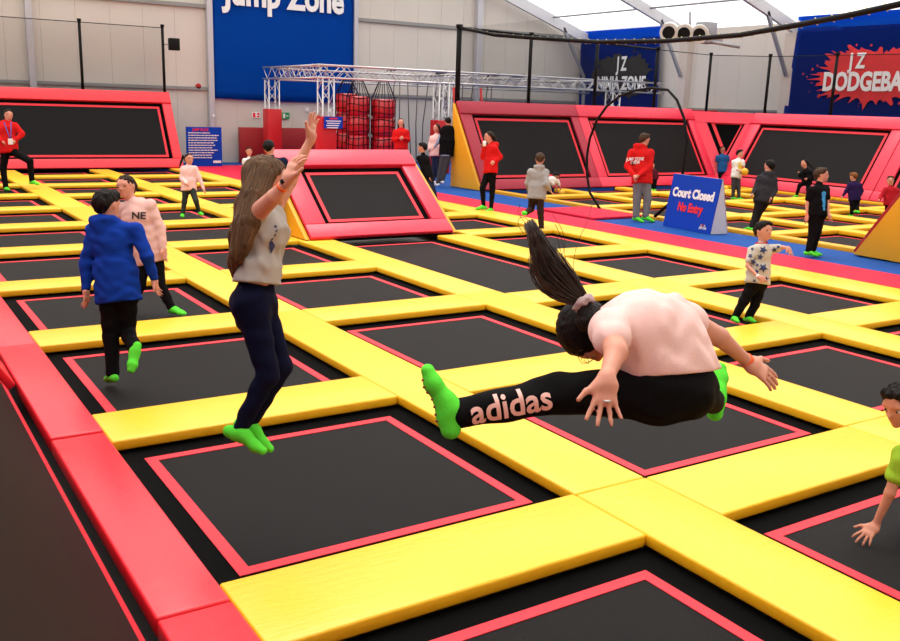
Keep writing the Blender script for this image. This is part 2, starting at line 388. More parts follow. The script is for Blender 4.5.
# near end wall of that court: only its left end shows
slanted('slanted_wall', (4.12*S, -9.6*S, 0), (0, 1, 0), (-1, 0, 0), 3.30*S, 1.03*S, .66*S, 'big golden wedge-ended slanted wall at the right edge of the blue walkway', mred=DRED, margins=(.3, .3, .3, .3), ends=(None, YELS), thick=.12, group='slanted walls of the far court')

# ---------------------------------------------------------------- far court grid
fx = [4.12, 5.15, 6.25, 7.35, 8.45, 9.26]; fy = [-6.53, -7.52, -8.55, -9.6, -10.57]
k = 0
for i in range(5):
    for j in range(4):
        k += 1
        x0 = fx[i]+(.17 if i else .05); x1 = fx[i+1]; y1 = fy[j]-(.18 if j else .10); y0 = fy[j+1]
        grid_tramp(x0, x1, y0, y1, 'far court trampoline, %s row from the yellow wedge, %s from the walkway' % (ORD[i].replace('nearest', 'first'), ORD[j].replace('nearest', 'first')), group='floor trampolines of the far court', ins=.04, lw=.025)
        if i: pad(fx[i], fx[i]+.17, y0, y1, 'far court crosswise pad, %s line from the yellow wedge, %s from the walkway' % (ORD[i-1].replace('nearest', 'first'), ORD[j].replace('nearest', 'first')), group='yellow pads of the far court', bevel=.02, z1=.02)
    for j in range(5):
        wd = .10 if j == 0 else .18 if j < 4 else .03
        pad(fx[i], fx[i+1], fy[j]-wd, fy[j], 'far court lengthwise pad, %s line from the walkway, section %s from the wedge' % (ORD[j].replace('nearest', 'first'), ORD[i].replace('nearest', 'first')), group='yellow pads of the far court', bevel=.02, m=YEL if j else YELS, z1=.03 if j == 0 else .02)
pad(6.52, 7.35, -6.42, -5.79, 'loose red mat bridging the blue walkway to the far court', PNK, 'entrance_mat', 'mat', None, z0=-.005, z1=.05)

# ================================================================ banners and boards
def plane_point(kind, a, z):      # a along the wall in units, z in units
    return Vector((GX-.14, a*S, z*S)) if kind == 'back' else Vector((a*S, SY+.30, z*S))
def cloth_panel(name, corners, m, parent, depth=.012, wav=.05, nx=28, nz=16, nrm=Vector((1, 0, 0)), drape=0):
    """hanging sheet with real folds; corners TL TR BL BR"""
    TL, TR, BL, BR = [Vector(c) for c in corners]
    bm = bmesh.new(); g = []
    for i in range(nz+1):
        row = []
        for j in range(nx+1):
            u, v = j/nx, i/nz
            p = TL*(1-u)*(1-v) + TR*u*(1-v) + BL*(1-u)*v + BR*u*v
            f = wav*(math.sin(u*9+v*3)*.4 + math.sin(u*17-v*4)*.25 + math.sin(v*7+u*2)*.35)*(v**.7)*(math.sin(math.pi*min(1, max(0, u)))**.4 if 0 < u < 1 else 0)
            row.append(bm.verts.new(p + nrm*f + Vector((0, 0, -drape*math.sin(math.pi*u)*v))))
        g.append(row)
    for i in range(nz):
        for j in range(nx):
            f = bm.faces.new((g[i][j], g[i][j+1], g[i+1][j+1], g[i+1][j])); f.smooth = True
    r = bmesh.ops.solidify(bm, geom=list(bm.faces), thickness=depth)
    return finish(name, bm, m, parent, smooth=True)

b = empty('banner', plane_point('back', -6.08, 1.0), 'big blue banner reading Jump Zone in white on the gable wall', 'banner')
cloth_panel('sheet', (plane_point('back', -4.86, 2.86), plane_point('back', -7.34, 2.86), plane_point('back', -4.86, 1.0), plane_point('back', -7.34, .99)), BANB, b, wav=.05, drape=.04)
text('lettering', 'Jump Zone', plane_point('back', -6.10, 2.60)+Vector((-.07, 0, 0)), (0, -1, 0), (0, 0, 1), 1.22, WHT, b, bold=.035, sx=.80)

def blob(name, cx, cz, rx, rz, m, parent, seed=1, spikes=1.0, off=.34):
    rnd = random.Random(seed); bm = bmesh.new(); n = 150; vs = []
    ph = [rnd.uniform(0, 6.28) for _ in range(6)]
    for i in range(n):
        a = 2*math.pi*i/n
        r = 1 + .05*math.sin(5*a+ph[0]) + .05*math.sin(9*a+ph[1]) + .04*math.sin(17*a+ph[2]) + .05*math.sin(29*a+ph[3])
        if rnd.random() < .30: r += rnd.uniform(.04, .28)*spikes
        sq = (abs(math.cos(a))**3 + abs(math.sin(a))**3)**(-1/3)
        vs.append((cx + rx*r*sq*math.cos(a), cz + rz*r*sq*math.sin(a)))
    ctr = bm.verts.new((cx, SY+off, cz)); ring = [bm.verts.new((x, SY+off, z)) for x, z in vs]; back = [bm.verts.new((x, SY+off-.012, z)) for x, z in vs]
    for i in range(n):
        bm.faces.new((ctr, ring[(i+1) % n], ring[i])); bm.faces.new((ring[i], ring[(i+1) % n], back[(i+1) % n], back[i]))
    for _ in range(26):
        a = rnd.uniform(0, 6.28); r = rnd.uniform(1.12, 1.4); x = cx+rx*r*math.cos(a); z = cz+rz*r*math.sin(a); q = rnd.uniform(.015, .05)
        bm.faces.new([bm.verts.new((x+q*math.cos(k), SY+off, z+q*math.sin(k)*rnd.uniform(.6, 1.5))) for k in (0, 1.05, 2.1, 3.14, 4.2, 5.2)])
    return finish(name, bm, m, parent)
b = empty('banner', plane_point('s', 13.45, 1.03), 'dark blue banner with black splat reading JZ NINJA ZONE', 'banner')
cloth_panel('sheet', (plane_point('s', 14.52, 2.30), plane_point('s', 12.38, 2.30), plane_point('s', 14.45, .70), plane_point('s', 12.30, .70)), BANN, b, wav=.02, nrm=Vector((0, 1, 0)))
cloth_panel('top_hem', (plane_point('s', 14.56, 2.50), plane_point('s', 12.36, 2.50), plane_point('s', 14.52, 2.28), plane_point('s', 12.38, 2.28)), BANB, b, wav=.02, nrm=Vector((0, 1, 0)))
blob('splat', 13.32*S, 1.62*S, 1.55, .80, BANK, b, 4, .6, .345)
text('lettering', 'J Z', (13.28*S, SY+.375, 1.84*S), (-1, 0, 0), (0, 0, 1), .75, WHT, b, bold=.03, sx=.62)
text('lettering', 'NINJA ZONE', (13.28*S, SY+.375, 1.49*S), (-1, 0, 0), (0, 0, 1), .72, WHT, b, bold=.03, sx=.68)
b = empty('banner', plane_point('s', 8.6, 1.0), 'large dark blue banner with red splat reading JZ DODGEBALL', 'banner')
cloth_panel('sheet', (plane_point('s', 9.50, 2.30), plane_point('s', 6.9, 2.30), plane_point('s', 9.60, 1.0), plane_point('s', 6.9, 1.0)), BANN, b, wav=.03, nrm=Vector((0, 1, 0)))
cloth_panel('top_hem', (plane_point('s', 9.52, 2.47), plane_point('s', 6.9, 2.47), plane_point('s', 9.50, 2.28), plane_point('s', 6.9, 2.28)), BANB, b, wav=.03, nrm=Vector((0, 1, 0)))
blob('splat', 8.10*S, 1.60*S, 1.85, .72, BANR, b, 9, 1.0, .37)
text('lettering', 'J Z', (8.40*S, SY+.40, 1.79*S), (-1, 0, 0), (0, 0, 1), .62, WHT, b, bold=.035, sx=.72)
text('lettering', 'DODGEBALL', (8.17*S, SY+.40, 1.50*S), (-1, 0, 0), (0, 0, 1), .76, WHT, b, bold=.04, sx=.74)

# rules board leaning at the left
b = empty('rules_board', m_(13.75, -4.46, 0), 'blue rules board with red heading and white small text on the floor', 'sign')
box('board', 13.72*S, 13.75*S, -4.72*S, -4.19*S, -.0, .575*S, SIGNB, b)
text('heading', 'JUMP RULES', (13.712*S, -4.40*S, .535*S), (0, -1, 0), (0, 0, 1), .12, mat('print_red', (.8, .01, .02), .5), b, bold=.02, sx=.8, extrude=.002)
rnd = random.Random(3)
for k in range(11):
    bm = bmesh.new(); z = (.49-.036*k)*S; y = -4.215*S; ye = y - rnd.uniform(.55, .98)
    while y > ye:
        l = rnd.uniform(.03, .10); box_bm(bm, 13.708*S, 13.712*S+.012, max(y-l, -4.70*S), y, z-.014, z+.014); y -= l+.022
    finish('text_line', bm, WHT, b)
box('logo', 13.708*S, 13.72*S, -4.70*S, -4.58*S, .05*S, .085*S, WHT, b)

# exit sign, fire point sign, sensor, alarm sounder, loudspeaker
b = empty('exit_sign', (GX-.05, -6.08*S, .72*S), 'small green emergency exit sign on the gable wall', 'sign')
box('case', GX-.06, GX-.01, -6.08*S-.19, -6.08*S+.19, .70*S, .80*S, mat('exit_green', (.0, .28, .07), .5), b)
bm = bmesh.new(); y = -6.08*S
box_bm(bm, GX-.066, GX-.06, y-.03, y+.05, .715*S, .785*S); box_bm(bm, GX-.066, GX-.06, y-.15, y-.07, .74*S, .755*S); finish('pictogram', bm, WHT, b)
b = empty('fire_sign', (GX-.05, -5.60*S, .74*S), 'small white and red fire point sign left of the red pillar', 'sign')
box('plate', GX-.03, GX-.01, -5.60*S-.15, -5.60*S+.15, .70*S, .80*S, WHT, b)
bm = bmesh.new(); y = -5.6*S
box_bm(bm, GX-.036, GX-.03, y+.03, y+.12, .715*S, .785*S); box_bm(bm, GX-.036, GX-.03, y-.12, y-.03, .715*S, .74*S); box_bm(bm, GX-.036, GX-.03, y-.12, y-.03, .755*S, .785*S); finish('symbol', bm, mat('print_red', (1, 0, 0)), b)
tag(box('sensor_box', GX-.06, GX-.01, -6.49*S-.06, -6.49*S+.06, .83*S, .89*S, WHT), 'tiny white box on the gable wall right of the exit sign', 'sensor')
o = tube('alarm_sounder', [(GX-.10, -4.66*S, 1.17*S), (GX-.01, -4.66*S, 1.17*S)], .085, mat('alarm_red', (.5, .01, .01), .4), n=16); tag(o, 'small round red alarm sounder on the wall left of the banner', 'alarm')
o = tube('socket_plate', [(GX-.27, -4.86*S, .73*S), (GX-.23, -4.86*S, .73*S)], .05, WHT, n=12); tag(o, 'small round white fitting on the steel column by the rules board', 'fitting')

# ================================================================ red padded walls, truss frame, bags
RP = mat('pillar_red', (.55, .006, .012), .45, bump=.15, bscale=6)
RPD = mat('deep_red_padding', (.33, .004, .008), .5, bump=.15, bscale=5)
o = box('padded_wall', 14.35*S, 14.45*S, -6.9*S, -5.24*S, -.0, .56*S, RPD, bevel=.02); tag(o, 'low deep red padded wall behind the child in white shirt', 'padded wall')
ladr = random.Random(5)
def truss(name, p0, p1, wid, label, cat, mats=ALU, parent=None, rc=.026, rb=.013, up=(0, 0, 1), step=None, group=None):
    p0, p1 = Vector(p0), Vector(p1); t = (p1-p0).normalized(); L = (p1-p0).length
    s = t.cross(Vector(up)).normalized(); u = s.cross(t); h = wid/2
    r = parent or empty(name, p0, label, cat, group)
    offs = [s*h+u*h, s*h-u*h, -s*h-u*h, -s*h+u*h]
    for o in offs: tube('chord', [p0+o, p1+o], rc, mats, r, n=6)
    n = max(2, int(L/(step or wid*1.05)))
    for k in range(4):
        a, b = offs[k], offs[(k+1) % 4]; pts = []
        bm = bmesh.new()
        for i in range(n):
            q0 = p0 + t*(L*i/n) + (a if i % 2 == 0 else b); q1 = p0 + t*(L*(i+1)/n) + (b if i % 2 == 0 else a)
            tube_bm(bm, [q0, q1], rb, 5)
        finish('lacing', bm, mats, r, smooth=True)
    return r
TH = 1.475
TW = .36
def tower(x, y, top, padtop, lab, padlab):
    r = truss('truss_tower', (x*S, y*S, .0), (x*S, y*S, top*S), TW, lab, 'truss', up=(1, 0, 0), group='truss towers of the ninja frame')
    if padtop:
        w = TW/2+.06
        bm = bmesh.new()
        for q in ((-w, -w+.04, -w, w), (w-.04, w, -w, w), (-w+.04, w-.04, -w, -w+.04), (-w+.04, w-.04, w-.04, w)):
            box_bm(bm, x*S+q[0], x*S+q[1], y*S+q[2], y*S+q[3], .0, padtop*S)
        finish('red_pad', bm, RP, r, bevel=.008)
tower(13.95, -5.62, 1.30, .86, 'leftmost lattice tower of the aluminium frame, before the blue banner', 'tall red pad round the leftmost lattice tower')
tower(12, -5.62, 1.32, .80, 'lattice tower standing just left of the hanging red bags', 'red pad round the tower with the small blue notice')
tower(12, -7.50, 1.32, .78, 'lattice tower behind the man in the dark vest', 'red pad behind the man in the dark vest')
tower(13.95, -8.9, 1.30, None, 'rear lattice tower seen over the dark red slanted wall', '')
tower(12, -10.9, 1.32, None, 'lattice tower in front of the ninja banner', '')
G = 'beams of the ninja frame'
truss('truss_beam', (12.0*S, -5.45*S, 1.40*S), (12.0*S, -12.0*S, 1.40*S), TW, 'long front aluminium lattice beam over the hanging bags', 'truss', group=G)
truss('truss_beam', (14.1*S, -5.62*S, 1.40*S), (12.1*S, -5.62*S, 1.40*S), TW, 'short aluminium lattice beam joining the two left towers', 'truss', group=G)
truss('truss_beam', (13.95*S, -5.75*S, 1.39*S), (13.95*S, -12.0*S, 1.39*S), TW, 'rear aluminium lattice beam along the gable wall', 'truss', group=G)
for i, y in enumerate((-8.2, -9.5, -10.6)):
    truss('truss_beam', (13.85*S, y*S, 1.40*S), (12.1*S, y*S, 1.40*S), TW*.8, 'cross lattice beam of the ninja frame, %s from the hanging bags' % ['first', 'second', 'third'][i], 'truss', group=G)
for i, y in enumerate((-7.0, -7.9, -8.9, -9.4)):
    tag(tube('hanging_bar', [(12.5*S, y*S, 1.505*S), (13.2*S, (y-.25)*S, 1.505*S)], .05, BLK), 'short black bar lying on top of the lattice frame, %s from the left' % ORD[i].replace('nearest', 'first'), 'bar', 'black bars on top of the lattice frame')
# small notice on the pillar
b = empty('notice', (12*S-TW/2-.08, -5.66*S, .72*S), 'small blue notice with red heading and white text on a red pillar', 'sign')
xn = 11.86*S-.05
box('plate', xn, xn+.02, -5.80*S, -5.52*S, .64*S, .80*S, SIGNB, b)
bm = bmesh.new()
for k in range(4): box_bm(bm, xn-.01, xn, -5.77*S+.03*k, -5.55*S-.03*(k % 2), (.74-.03*k)*S-.014, (.74-.03*k)*S+.014)
finish('text_line', bm, WHT, b)
box('heading', xn-.01, xn, -5.72*S, -5.60*S, .765*S, .783*S, _mats['print_red'], b)

# red bags in black nets
BAG = mat('bag_red', (.62, .008, .02), .32, bump=.3, bscale=8, coat=.3)
def bag(px_y, x, r, z0, z1, label):
    c = Vector((x*S, px_y*S, 0)); t = empty('climbing_bag', c + Vector((0, 0, z0*S)), label, 'hanging bag', 'red bags hanging in black nets')
    n = 4; hh = (z1-z0)*S/n
    for k in range(n):
        bm = bmesh.new(); seg = 28; prof_ = [(0.02, 0), (.90, .0), (1.0, .10), (1.02, .5), (1.0, .90), (.90, 1.0), (0.02, 1.0)]
        rings = [[bm.verts.new((c.x + r*pr*math.cos(a)*(1+.015*math.sin(5*a+k)), c.y + r*pr*math.sin(a), z0*S + (k+q*.985)*hh)) for a in (2*math.pi*i/seg for i in range(seg))] for pr, q in prof_]
        for i in range(len(rings)-1):
            for j in range(seg): bm.faces.new((rings[i][j], rings[i][(j+1) % seg], rings[i+1][(j+1) % seg], rings[i+1][j]))
        bm.faces.new(rings[0][::-1]); bm.faces.new(rings[-1])
        finish('cushion_drum', bm, BAG, t, smooth=True)
    bm = bmesh.new(); R2 = r*1.05; ns = 14
    for i in range(ns):
        a = 2*math.pi*i/ns
        tube_bm(bm, [(c.x+R2*math.cos(a+.05*math.sin(q*3+i)), c.y+R2*math.sin(a+.05*math.sin(q*3+i)), z0*S + (z1-z0)*S*q) for q in np.linspace(0, 1, 9)], .013, 4)
    for q in np.linspace(0.02, .98, 12):
        tube_bm(bm, [(c.x+R2*math.cos(a), c.y+R2*math.sin(a), z0*S + (z1-z0)*S*q + .02*math.sin(a*3+q*9)) for a in np.linspace(0, 2*math.pi, 29)], .013, 4)
    finish('net_cover', bm, BLK, t, smooth=True)
    for i in range(10):
        a = 2*math.pi*i/10
        tube('rope', [(c.x+R2*math.cos(a), c.y+R2*math.sin(a), z1*S-.01), (c.x+.12*math.cos(a), c.y+.12*math.sin(a), 1.34*S)], .011, BLK, t, n=4)
bag(-6.42, 12.95, .36, -.002, 1.13, 'red netted hanging bag partly hidden by the tower, leftmost of three')
bag(-6.30, 12.35, .35, -.002, 1.09, 'red netted hanging bag in the middle of the three')
bag(-6.66, 12.25, .37, -.002, 1.06, 'widest red netted hanging bag, rightmost of the three')
for i in range(14):
    y = -7.2 - .115*i*1.25; sway = .06*math.sin(i*2.1)
    tag(tube('hanging_rope', [(12.9*S+.2*math.sin(i), y*S, 1.34*S), (12.9*S+.1, (y+sway*.3)*S, .7*S), (12.9*S, (y+sway)*S, -.004)], .02, mat('rope_grey', (.10, .09, .09), .8)),
        'dark vertical rope hanging from the lattice frame behind the staff woman, %s from the bags' % (ORD+['twelfth', 'thirteenth', 'fourteenth'])[i].replace('nearest', 'first'), 'rope', 'ropes hanging behind the bags')
# grey apparatus board behind the dark red wall, red bars, blue mat stack
b = empty('obstacle_board', m_(13.2, -9.5, .0), 'grey board with round white holds on the ninja course behind the wall', 'obstacle')
box('board', 13.15*S, 13.25*S, -10.9*S, -8.85*S, .62*S, 1.08*S, mat('board_grey', (.22, .20, .18), .7), b)
for k in range(5):
    y = (-9.05-.4*k)*S
    tube('hold', [(13.08*S, y, .93*S), (13.15*S, y, .93*S)], .09, mat('hold_pale', (.5, .5, .48), .5), b, n=12)
for y in (-8.95, -10.8): box('stand_leg', 13.17*S, 13.22*S, y*S-.05, y*S+.05, .0, .62*S, GREY, b)
for k, (y0, y1) in enumerate(((-8.25, -8.1), (-8.75, -8.62))):
    tag(tube('red_bar', [(12.6*S, y0*S, .0), (12.6*S, y1*S, 1.28*S)], .045, RP), 'leaning red tube of the ninja course, %s' % ('beside the first net post' if k == 0 else 'right of the other red tube'), 'bar')
tag(box('crash_mat', 10.95*S, 11.78*S, -12.05*S, -10.3*S, .0, 1.03*S, mat('mat_blue', (.02, .14, .42), .5), bevel=.03), 'big bright blue crash mat behind the right slanted walls', 'mat')
tag(box('crash_mat', 10.9*S, 11.4*S, -12.25*S, -12.07*S, .0, 1.06*S, RPD, bevel=.02), 'narrow dark red mat standing at the right end of the blue mat', 'mat')

# floodlight cluster under the eave
b = empty('floodlight_cluster', m_(11.2, -11.9, 2.2), 'cluster of white round floodlights on a bracket under the eave', 'light fitting')
for k in range(3):
    p = at(670+15*k, 31+1*k, 27.2)
    tube('lamp_drum', [p, p+Vector((-.35, .42, -.10)).normalized()*.42], .26, mat('lamp_white', (.6, .58, .55), .4), b, n=18)
    q = p+Vector((-.35, .42, -.10)).normalized()*.424
    tube('lens', [q, q+Vector((-.35, .42, -.10)).normalized()*.01], .18, BLK, b, n=18)
p = at(706, 33, 27.2); 
bm = bmesh.new(); box_bm(bm, p.x-.2, p.x+.2, p.y-.25, p.y+.25, p.z-.3, p.z+.3); finish('control_box', bm, GREY, b, bevel=.02)
beam_between('bracket', at(664, 40, 27.2), at(722, 40, 27.2), .12, .12, GREY, b)
tube('arm', [at(700, 40, 27.2), at(740, 47, 27.0)], .05, GREY, b)
tube('hanger', [at(690, 40, 27.2), at(690, 12, 27.0)], .04, GREY, b)

# ================================================================ safety nets
netm = bpy.data.materials.new('fine_net'); netm.use_nodes = True; nt = netm.node_tree
for n in list(nt.nodes): nt.nodes.remove(n)
out = nt.nodes.new('ShaderNodeOutputMaterial'); tr = nt.nodes.new('ShaderNodeBsdfTransparent'); df = nt.nodes.new('ShaderNodeBsdfDiffuse'); mx = nt.nodes.new('ShaderNodeMixShader')
df.inputs[0].default_value = (.02, .02, .02, 1); mx.inputs[0].default_value = .16
nt.links.new(tr.outputs[0], mx.inputs[1]); nt.links.new(df.outputs[0], mx.inputs[2]); nt.links.new(mx.outputs[0], out.inputs[0])
def net(name, pts_top, pts_bot, label):
    bm = bmesh.new(); T = [bm.verts.new(p) for p in pts_top]; B = [bm.verts.new(p) for p in pts_bot]
    for i in range(len(T)-1): bm.faces.new((T[i], T[i+1], B[i+1], B[i]))
    return tag(finish(name, bm, netm), label, 'net')
def netpost(p, h, label, r=.045, group='black net posts'):
    t = empty('net_post', p, label, 'post', group)
    tube('pole', [p, Vector(p)+Vector((0, 0, h))], r, BLK, t)
    tube('cap', [Vector(p)+Vector((0, 0, h)), Vector(p)+Vector((0, 0, h+.08))], r*1.35, BLK, t)
def rope(pts, r, label, m=BLK): return tag(tube('net_rope', pts, r, m), label, 'rope')
zt = 1.0*S
LP = [(14.16*S, y*S, zt) for y in (.3, -1.75, -2.87, -4.02)]
for i, p in enumerate(LP[1:]): netpost(p, .98*S, ['black net post above the far left wall, outside left', 'black net post above the middle of the far left wall', 'black net post with loudspeaker at the right of far left wall'][i])
net('safety_net', [Vector(p)+Vector((0, 0, .97*S)) for p in LP], LP, 'thin dark safety net above the far left slanted wall')
rope([Vector(p)+Vector((0, 0, .97*S)) for p in LP], .012, 'thin dark cord along the top of the far left net')
b = empty('loudspeaker', (14.10*S, -4.14*S, 1.72*S), 'small black loudspeaker mounted beside the left net post', 'loudspeaker')
box('cabinet', 14.02*S, 14.14*S, -4.23*S, -4.09*S, 1.66*S, 1.83*S, BLK, b, bevel=.01)
tube('bracket', [(14.12*S, -4.09*S, 1.74*S), (14.16*S, -4.03*S, 1.74*S)], .02, GREY, b)
BP = [Vector((10.02*S, y*S, 1.0*S)) for y in (-6.50, -7.62, -8.76, -9.9)]; 
tops = [1.94, 1.92, 1.90, 1.87]
names = ['thick black net post at the left end of the far court', 'black net post above the dark red wall, second from left', 'black net post above the joint of two red walls', 'black net post in front of the ninja banner']
for p, t, n_ in zip(BP, tops, names): netpost(p, t*S-p.z, n_, .07 if n_[0] == 't' else .05)
SP = [Vector((x*S, -11.33*S, .98*S)) for x in (10.32, 9.2, 8.1)]
for p, t, n_ in zip(SP, (1.88, 1.83, 1.82), ['black net post with white lamp above the V-shaped corner', 'black net post before the blank cream wall', 'black net post crossing the DODGEBALL banner']): netpost(p, t*S-p.z, n_, .045)
lt = [Vector((p.x, p.y, t*S)) for p, t in zip(BP, tops)]; ls = [Vector((p.x, p.y, t*S)) for p, t in zip(SP, (1.88, 1.83, 1.82))]
net('safety_net', lt, BP, 'fine grey safety net above the two back walls of the far court')
net('safety_net', ls+[Vector((6*S, -11.33*S, 1.8*S))], SP+[Vector((6*S, -11.33*S, .98*S))], 'fine grey safety net above the right side walls of the far court')
rope([lt[-1], ls[0], ls[1], ls[2], Vector((6*S, -11.33*S, 1.8*S))], .012, 'thin dark cord along the top of the right side net')
rope(lt, .03, 'thick black cord between the back net posts of the far court')
# front net along the walkway: top rope, hem round the entrance
NY = -6.40*S
top = [lt[0], at(495, 35, 23.3), at(533, 38, 22.2), at(598, 42, 20.2), at(665, 41, 18.2), at(740, 35, 16.0), at(800, 24.5, 14.3), at(850, 15, 13.2), at(905, 3, 12.2)]
top = [Vector((v.x, v.y, v.z)) for v in top]
tt = empty('net_rope', lt[0], 'thick black rope with yellow lacing sweeping across the top right', 'rope')
tube('rope', top, .045, BLK, tt)
bm = bmesh.new()
for i in range(len(top)-1):
    n_ = int((top[i+1]-top[i]).length/.3)
    for k in range(n_):
        q = top[i].lerp(top[i+1], k/n_); bm.faces.ensure_lookup_table() if False else None
        tube_bm(bm, [q+Vector((.02, 0, .055)), q+Vector((-.04, 0, -.055))], .012, 4)
finish('lacing', bm, mat('lacing_yellow', (.6, .5, .25), .6), tt)
arch = [(600, 209), (590, 193), (587, 175), (587, 155), (590, 138), (597, 120), (607, 106), (620, 96), (635, 90.5), (652, 88), (668, 90), (677, 100), (684, 118), (687, 140), (684, 165), (681, 185)]
arch3 = []
for i, (px, py) in enumerate(arch):
    v = fwd + R_*((px-450)/FPX) - U_*((py-320.5)/FPX); v = v*(NY/v.y); arch3.append(CAMP+v)
rope(arch3, .028, 'black hem rope arching round the net entrance of the far court')
low = []
for px, py in ((652, 219), (640, 215), (655, 214), (668, 205), (676, 196)):
    v = fwd + R_*((px-450)/FPX) - U_*((py-320.5)/FPX); low.append(CAMP+v*((-6.50*S)/v.y))
rope([low[2]+Vector((0,0,-.05)), low[3], low[4]], .035, 'black net strap hanging between the staff man and the blue sign')
fl_ = [Vector((9.9*S, NY, .05)), Vector((7.25*S, NY, .03))]
bm = bmesh.new(); ring = [bm.verts.new(v) for v in [fl_[0], lt[0], Vector((8.3*S, NY-.05, 1.93*S)), Vector((7.4*S, NY, 1.5*S))] + [a for a in arch3[8:0:-1]] + [fl_[1]]]
ring2 = ring; bm.faces.new(ring)
tag(finish('safety_net', bm, netm), 'fine black net beside the entrance in front of the dark red wall', 'net')

# ================================================================ court closed sign
t = empty('floor_sign', m_(5.68, -6.2, 0), 'blue A-frame floor sign reading Court Closed No Entry', 'sign')
A, B = Vector((6.0*S, -6.16*S, 0)), Vector((5.39*S, -6.10*S, 0)); al = (B-A).normalized(); bk = Vector((al.y, -al.x, 0)).normalized()
if bk.y > 0: bk = -bk
HH = 1.0; WD = (B-A).length; DP = .44; TI = .17
def sq(nm, pts, off, m): return tri_prism(nm, [Vector(p) for p in pts], off, m, t)
tA, tB = A + bk*TI + al*.10 + Vector((0, 0, HH)), B + bk*TI + al*.0 + Vector((0, 0, HH))
tA = A + bk*TI + Vector((0, 0, HH))
sq('front_panel', [A, B, tB, tA], bk*.02, SIGNB)
sq('back_panel', [A+bk*DP, B+bk*DP, tB+bk*.04, tA+bk*.04], -bk*.02, mat('board_white', (.62, .63, .66), .5))
sq('side_panel', [B+bk*.022, B+bk*DP, tB+bk*.04, tB+bk*.022], -al*.012, _mats['board_white'])
sq('side_panel', [A+bk*.022, A+bk*DP, tA+bk*.04, tA+bk*.022], al*.012, _mats['board_white'])
fn = ((tA-A).normalized()); nn = al.cross(fn).normalized(); nn = nn if nn.dot(bk) < 0 else -nn
def onsign(u, v): return A + al*(WD*u) + fn*(v*(tA-A).length) + nn*.006
text('lettering', 'Court Closed', onsign(.50, .66), al, fn, .235, WHT, t, bold=.045, sx=.86, extrude=.003)
text('lettering', 'No Entry', onsign(.50, .40), al, fn, .225, _mats['print_red'], t, bold=.045, sx=.80, extrude=.003)
text('logo_text', 'JUMP ZONE', onsign(.84, .085), al, fn, .06, WHT, t, bold=.02, sx=.6, extrude=.002)
for k, mm in enumerate((YEL, LIN, WHT)):
    c = onsign(.80+.035*k, .135)
    bm = bmesh.new(); vs = [bm.verts.new(c + al*.022*math.cos(a) + fn*.022*math.sin(a)) for a in (0.3, 1.5, 2.8, 4.0, 5.2)]
    bm.faces.new(vs); bmesh.ops.solidify(bm, geom=list(bm.faces), thickness=.003); finish('logo_mark', bm, mm, t)
# dodge balls
def ball(p, r, label):
    bm = bmesh.new(); bmesh.ops.create_uvsphere(bm, u_segments=20, v_segments=12, radius=r)
    bm.verts.ensure_lookup_table()
    for v in bm.verts: v.co *= 1 + .01*math.sin(v.co.z*60)
    o = finish('dodge_ball', bm, mat('ball_yellow', (.75, .42, .01), .5, bump=.2, bscale=20), smooth=True); o.location = p
    return tag(o, label, 'ball', 'soft yellow dodge balls')

# ================================================================ figures
def _v(a): return np.array([a[0], a[1], a[2]], float)
def cap(a, b, ra, rb, k=.02, side=None, wr=1.0):
    return ('c', _v(a), _v(b), float(ra), float(rb), k, None if side is None else _v(side)/np.linalg.norm(_v(side)), wr)
def ell(c, ax, r, k=.02):           # ax: three unit axes
    return ('e', _v(c), np.array([_v(q) for q in ax]), np.array(r, float), k)
def sdf_eval(p, P):
    if p[0] == 'c':
        _, a, b, ra, rb, k, sd, wr = p
        ba = b-a; pa = P-a
        if sd is not None:
            s = sd - ba*(sd@ba)/max(1e-9, ba@ba); s /= np.linalg.norm(s)
            pa = pa - (pa@s)[..., None]*s*(1-1/wr)
        t = np.clip((pa@ba)/max(1e-9, ba@ba), 0, 1)
        return np.linalg.norm(pa - t[..., None]*ba, axis=-1) - (ra*(1-t)+rb*t)
    _, c, ax, r, k = p
    q = (P-c)@ax.T
    k0 = np.linalg.norm(q/r, axis=-1); k1 = np.linalg.norm(q/(r*r), axis=-1)
    return k0*(k0-1)/np.maximum(k1, 1e-6)
def pbox(p):
    if p[0] == 'c':
        r = max(p[3], p[4])*max(1, p[7]); return np.minimum(p[1], p[2])-r, np.maximum(p[1], p[2])+r
    r = p[3].max(); return p[1]-r, p[1]+r
CORN = np.array([(i, j, k) for i in (0, 1) for j in (0, 1) for k in (0, 1)])
EDG = [(a, b) for a in range(8) for b in range(a+1, 8) if abs(CORN[a]-CORN[b]).sum() == 1]
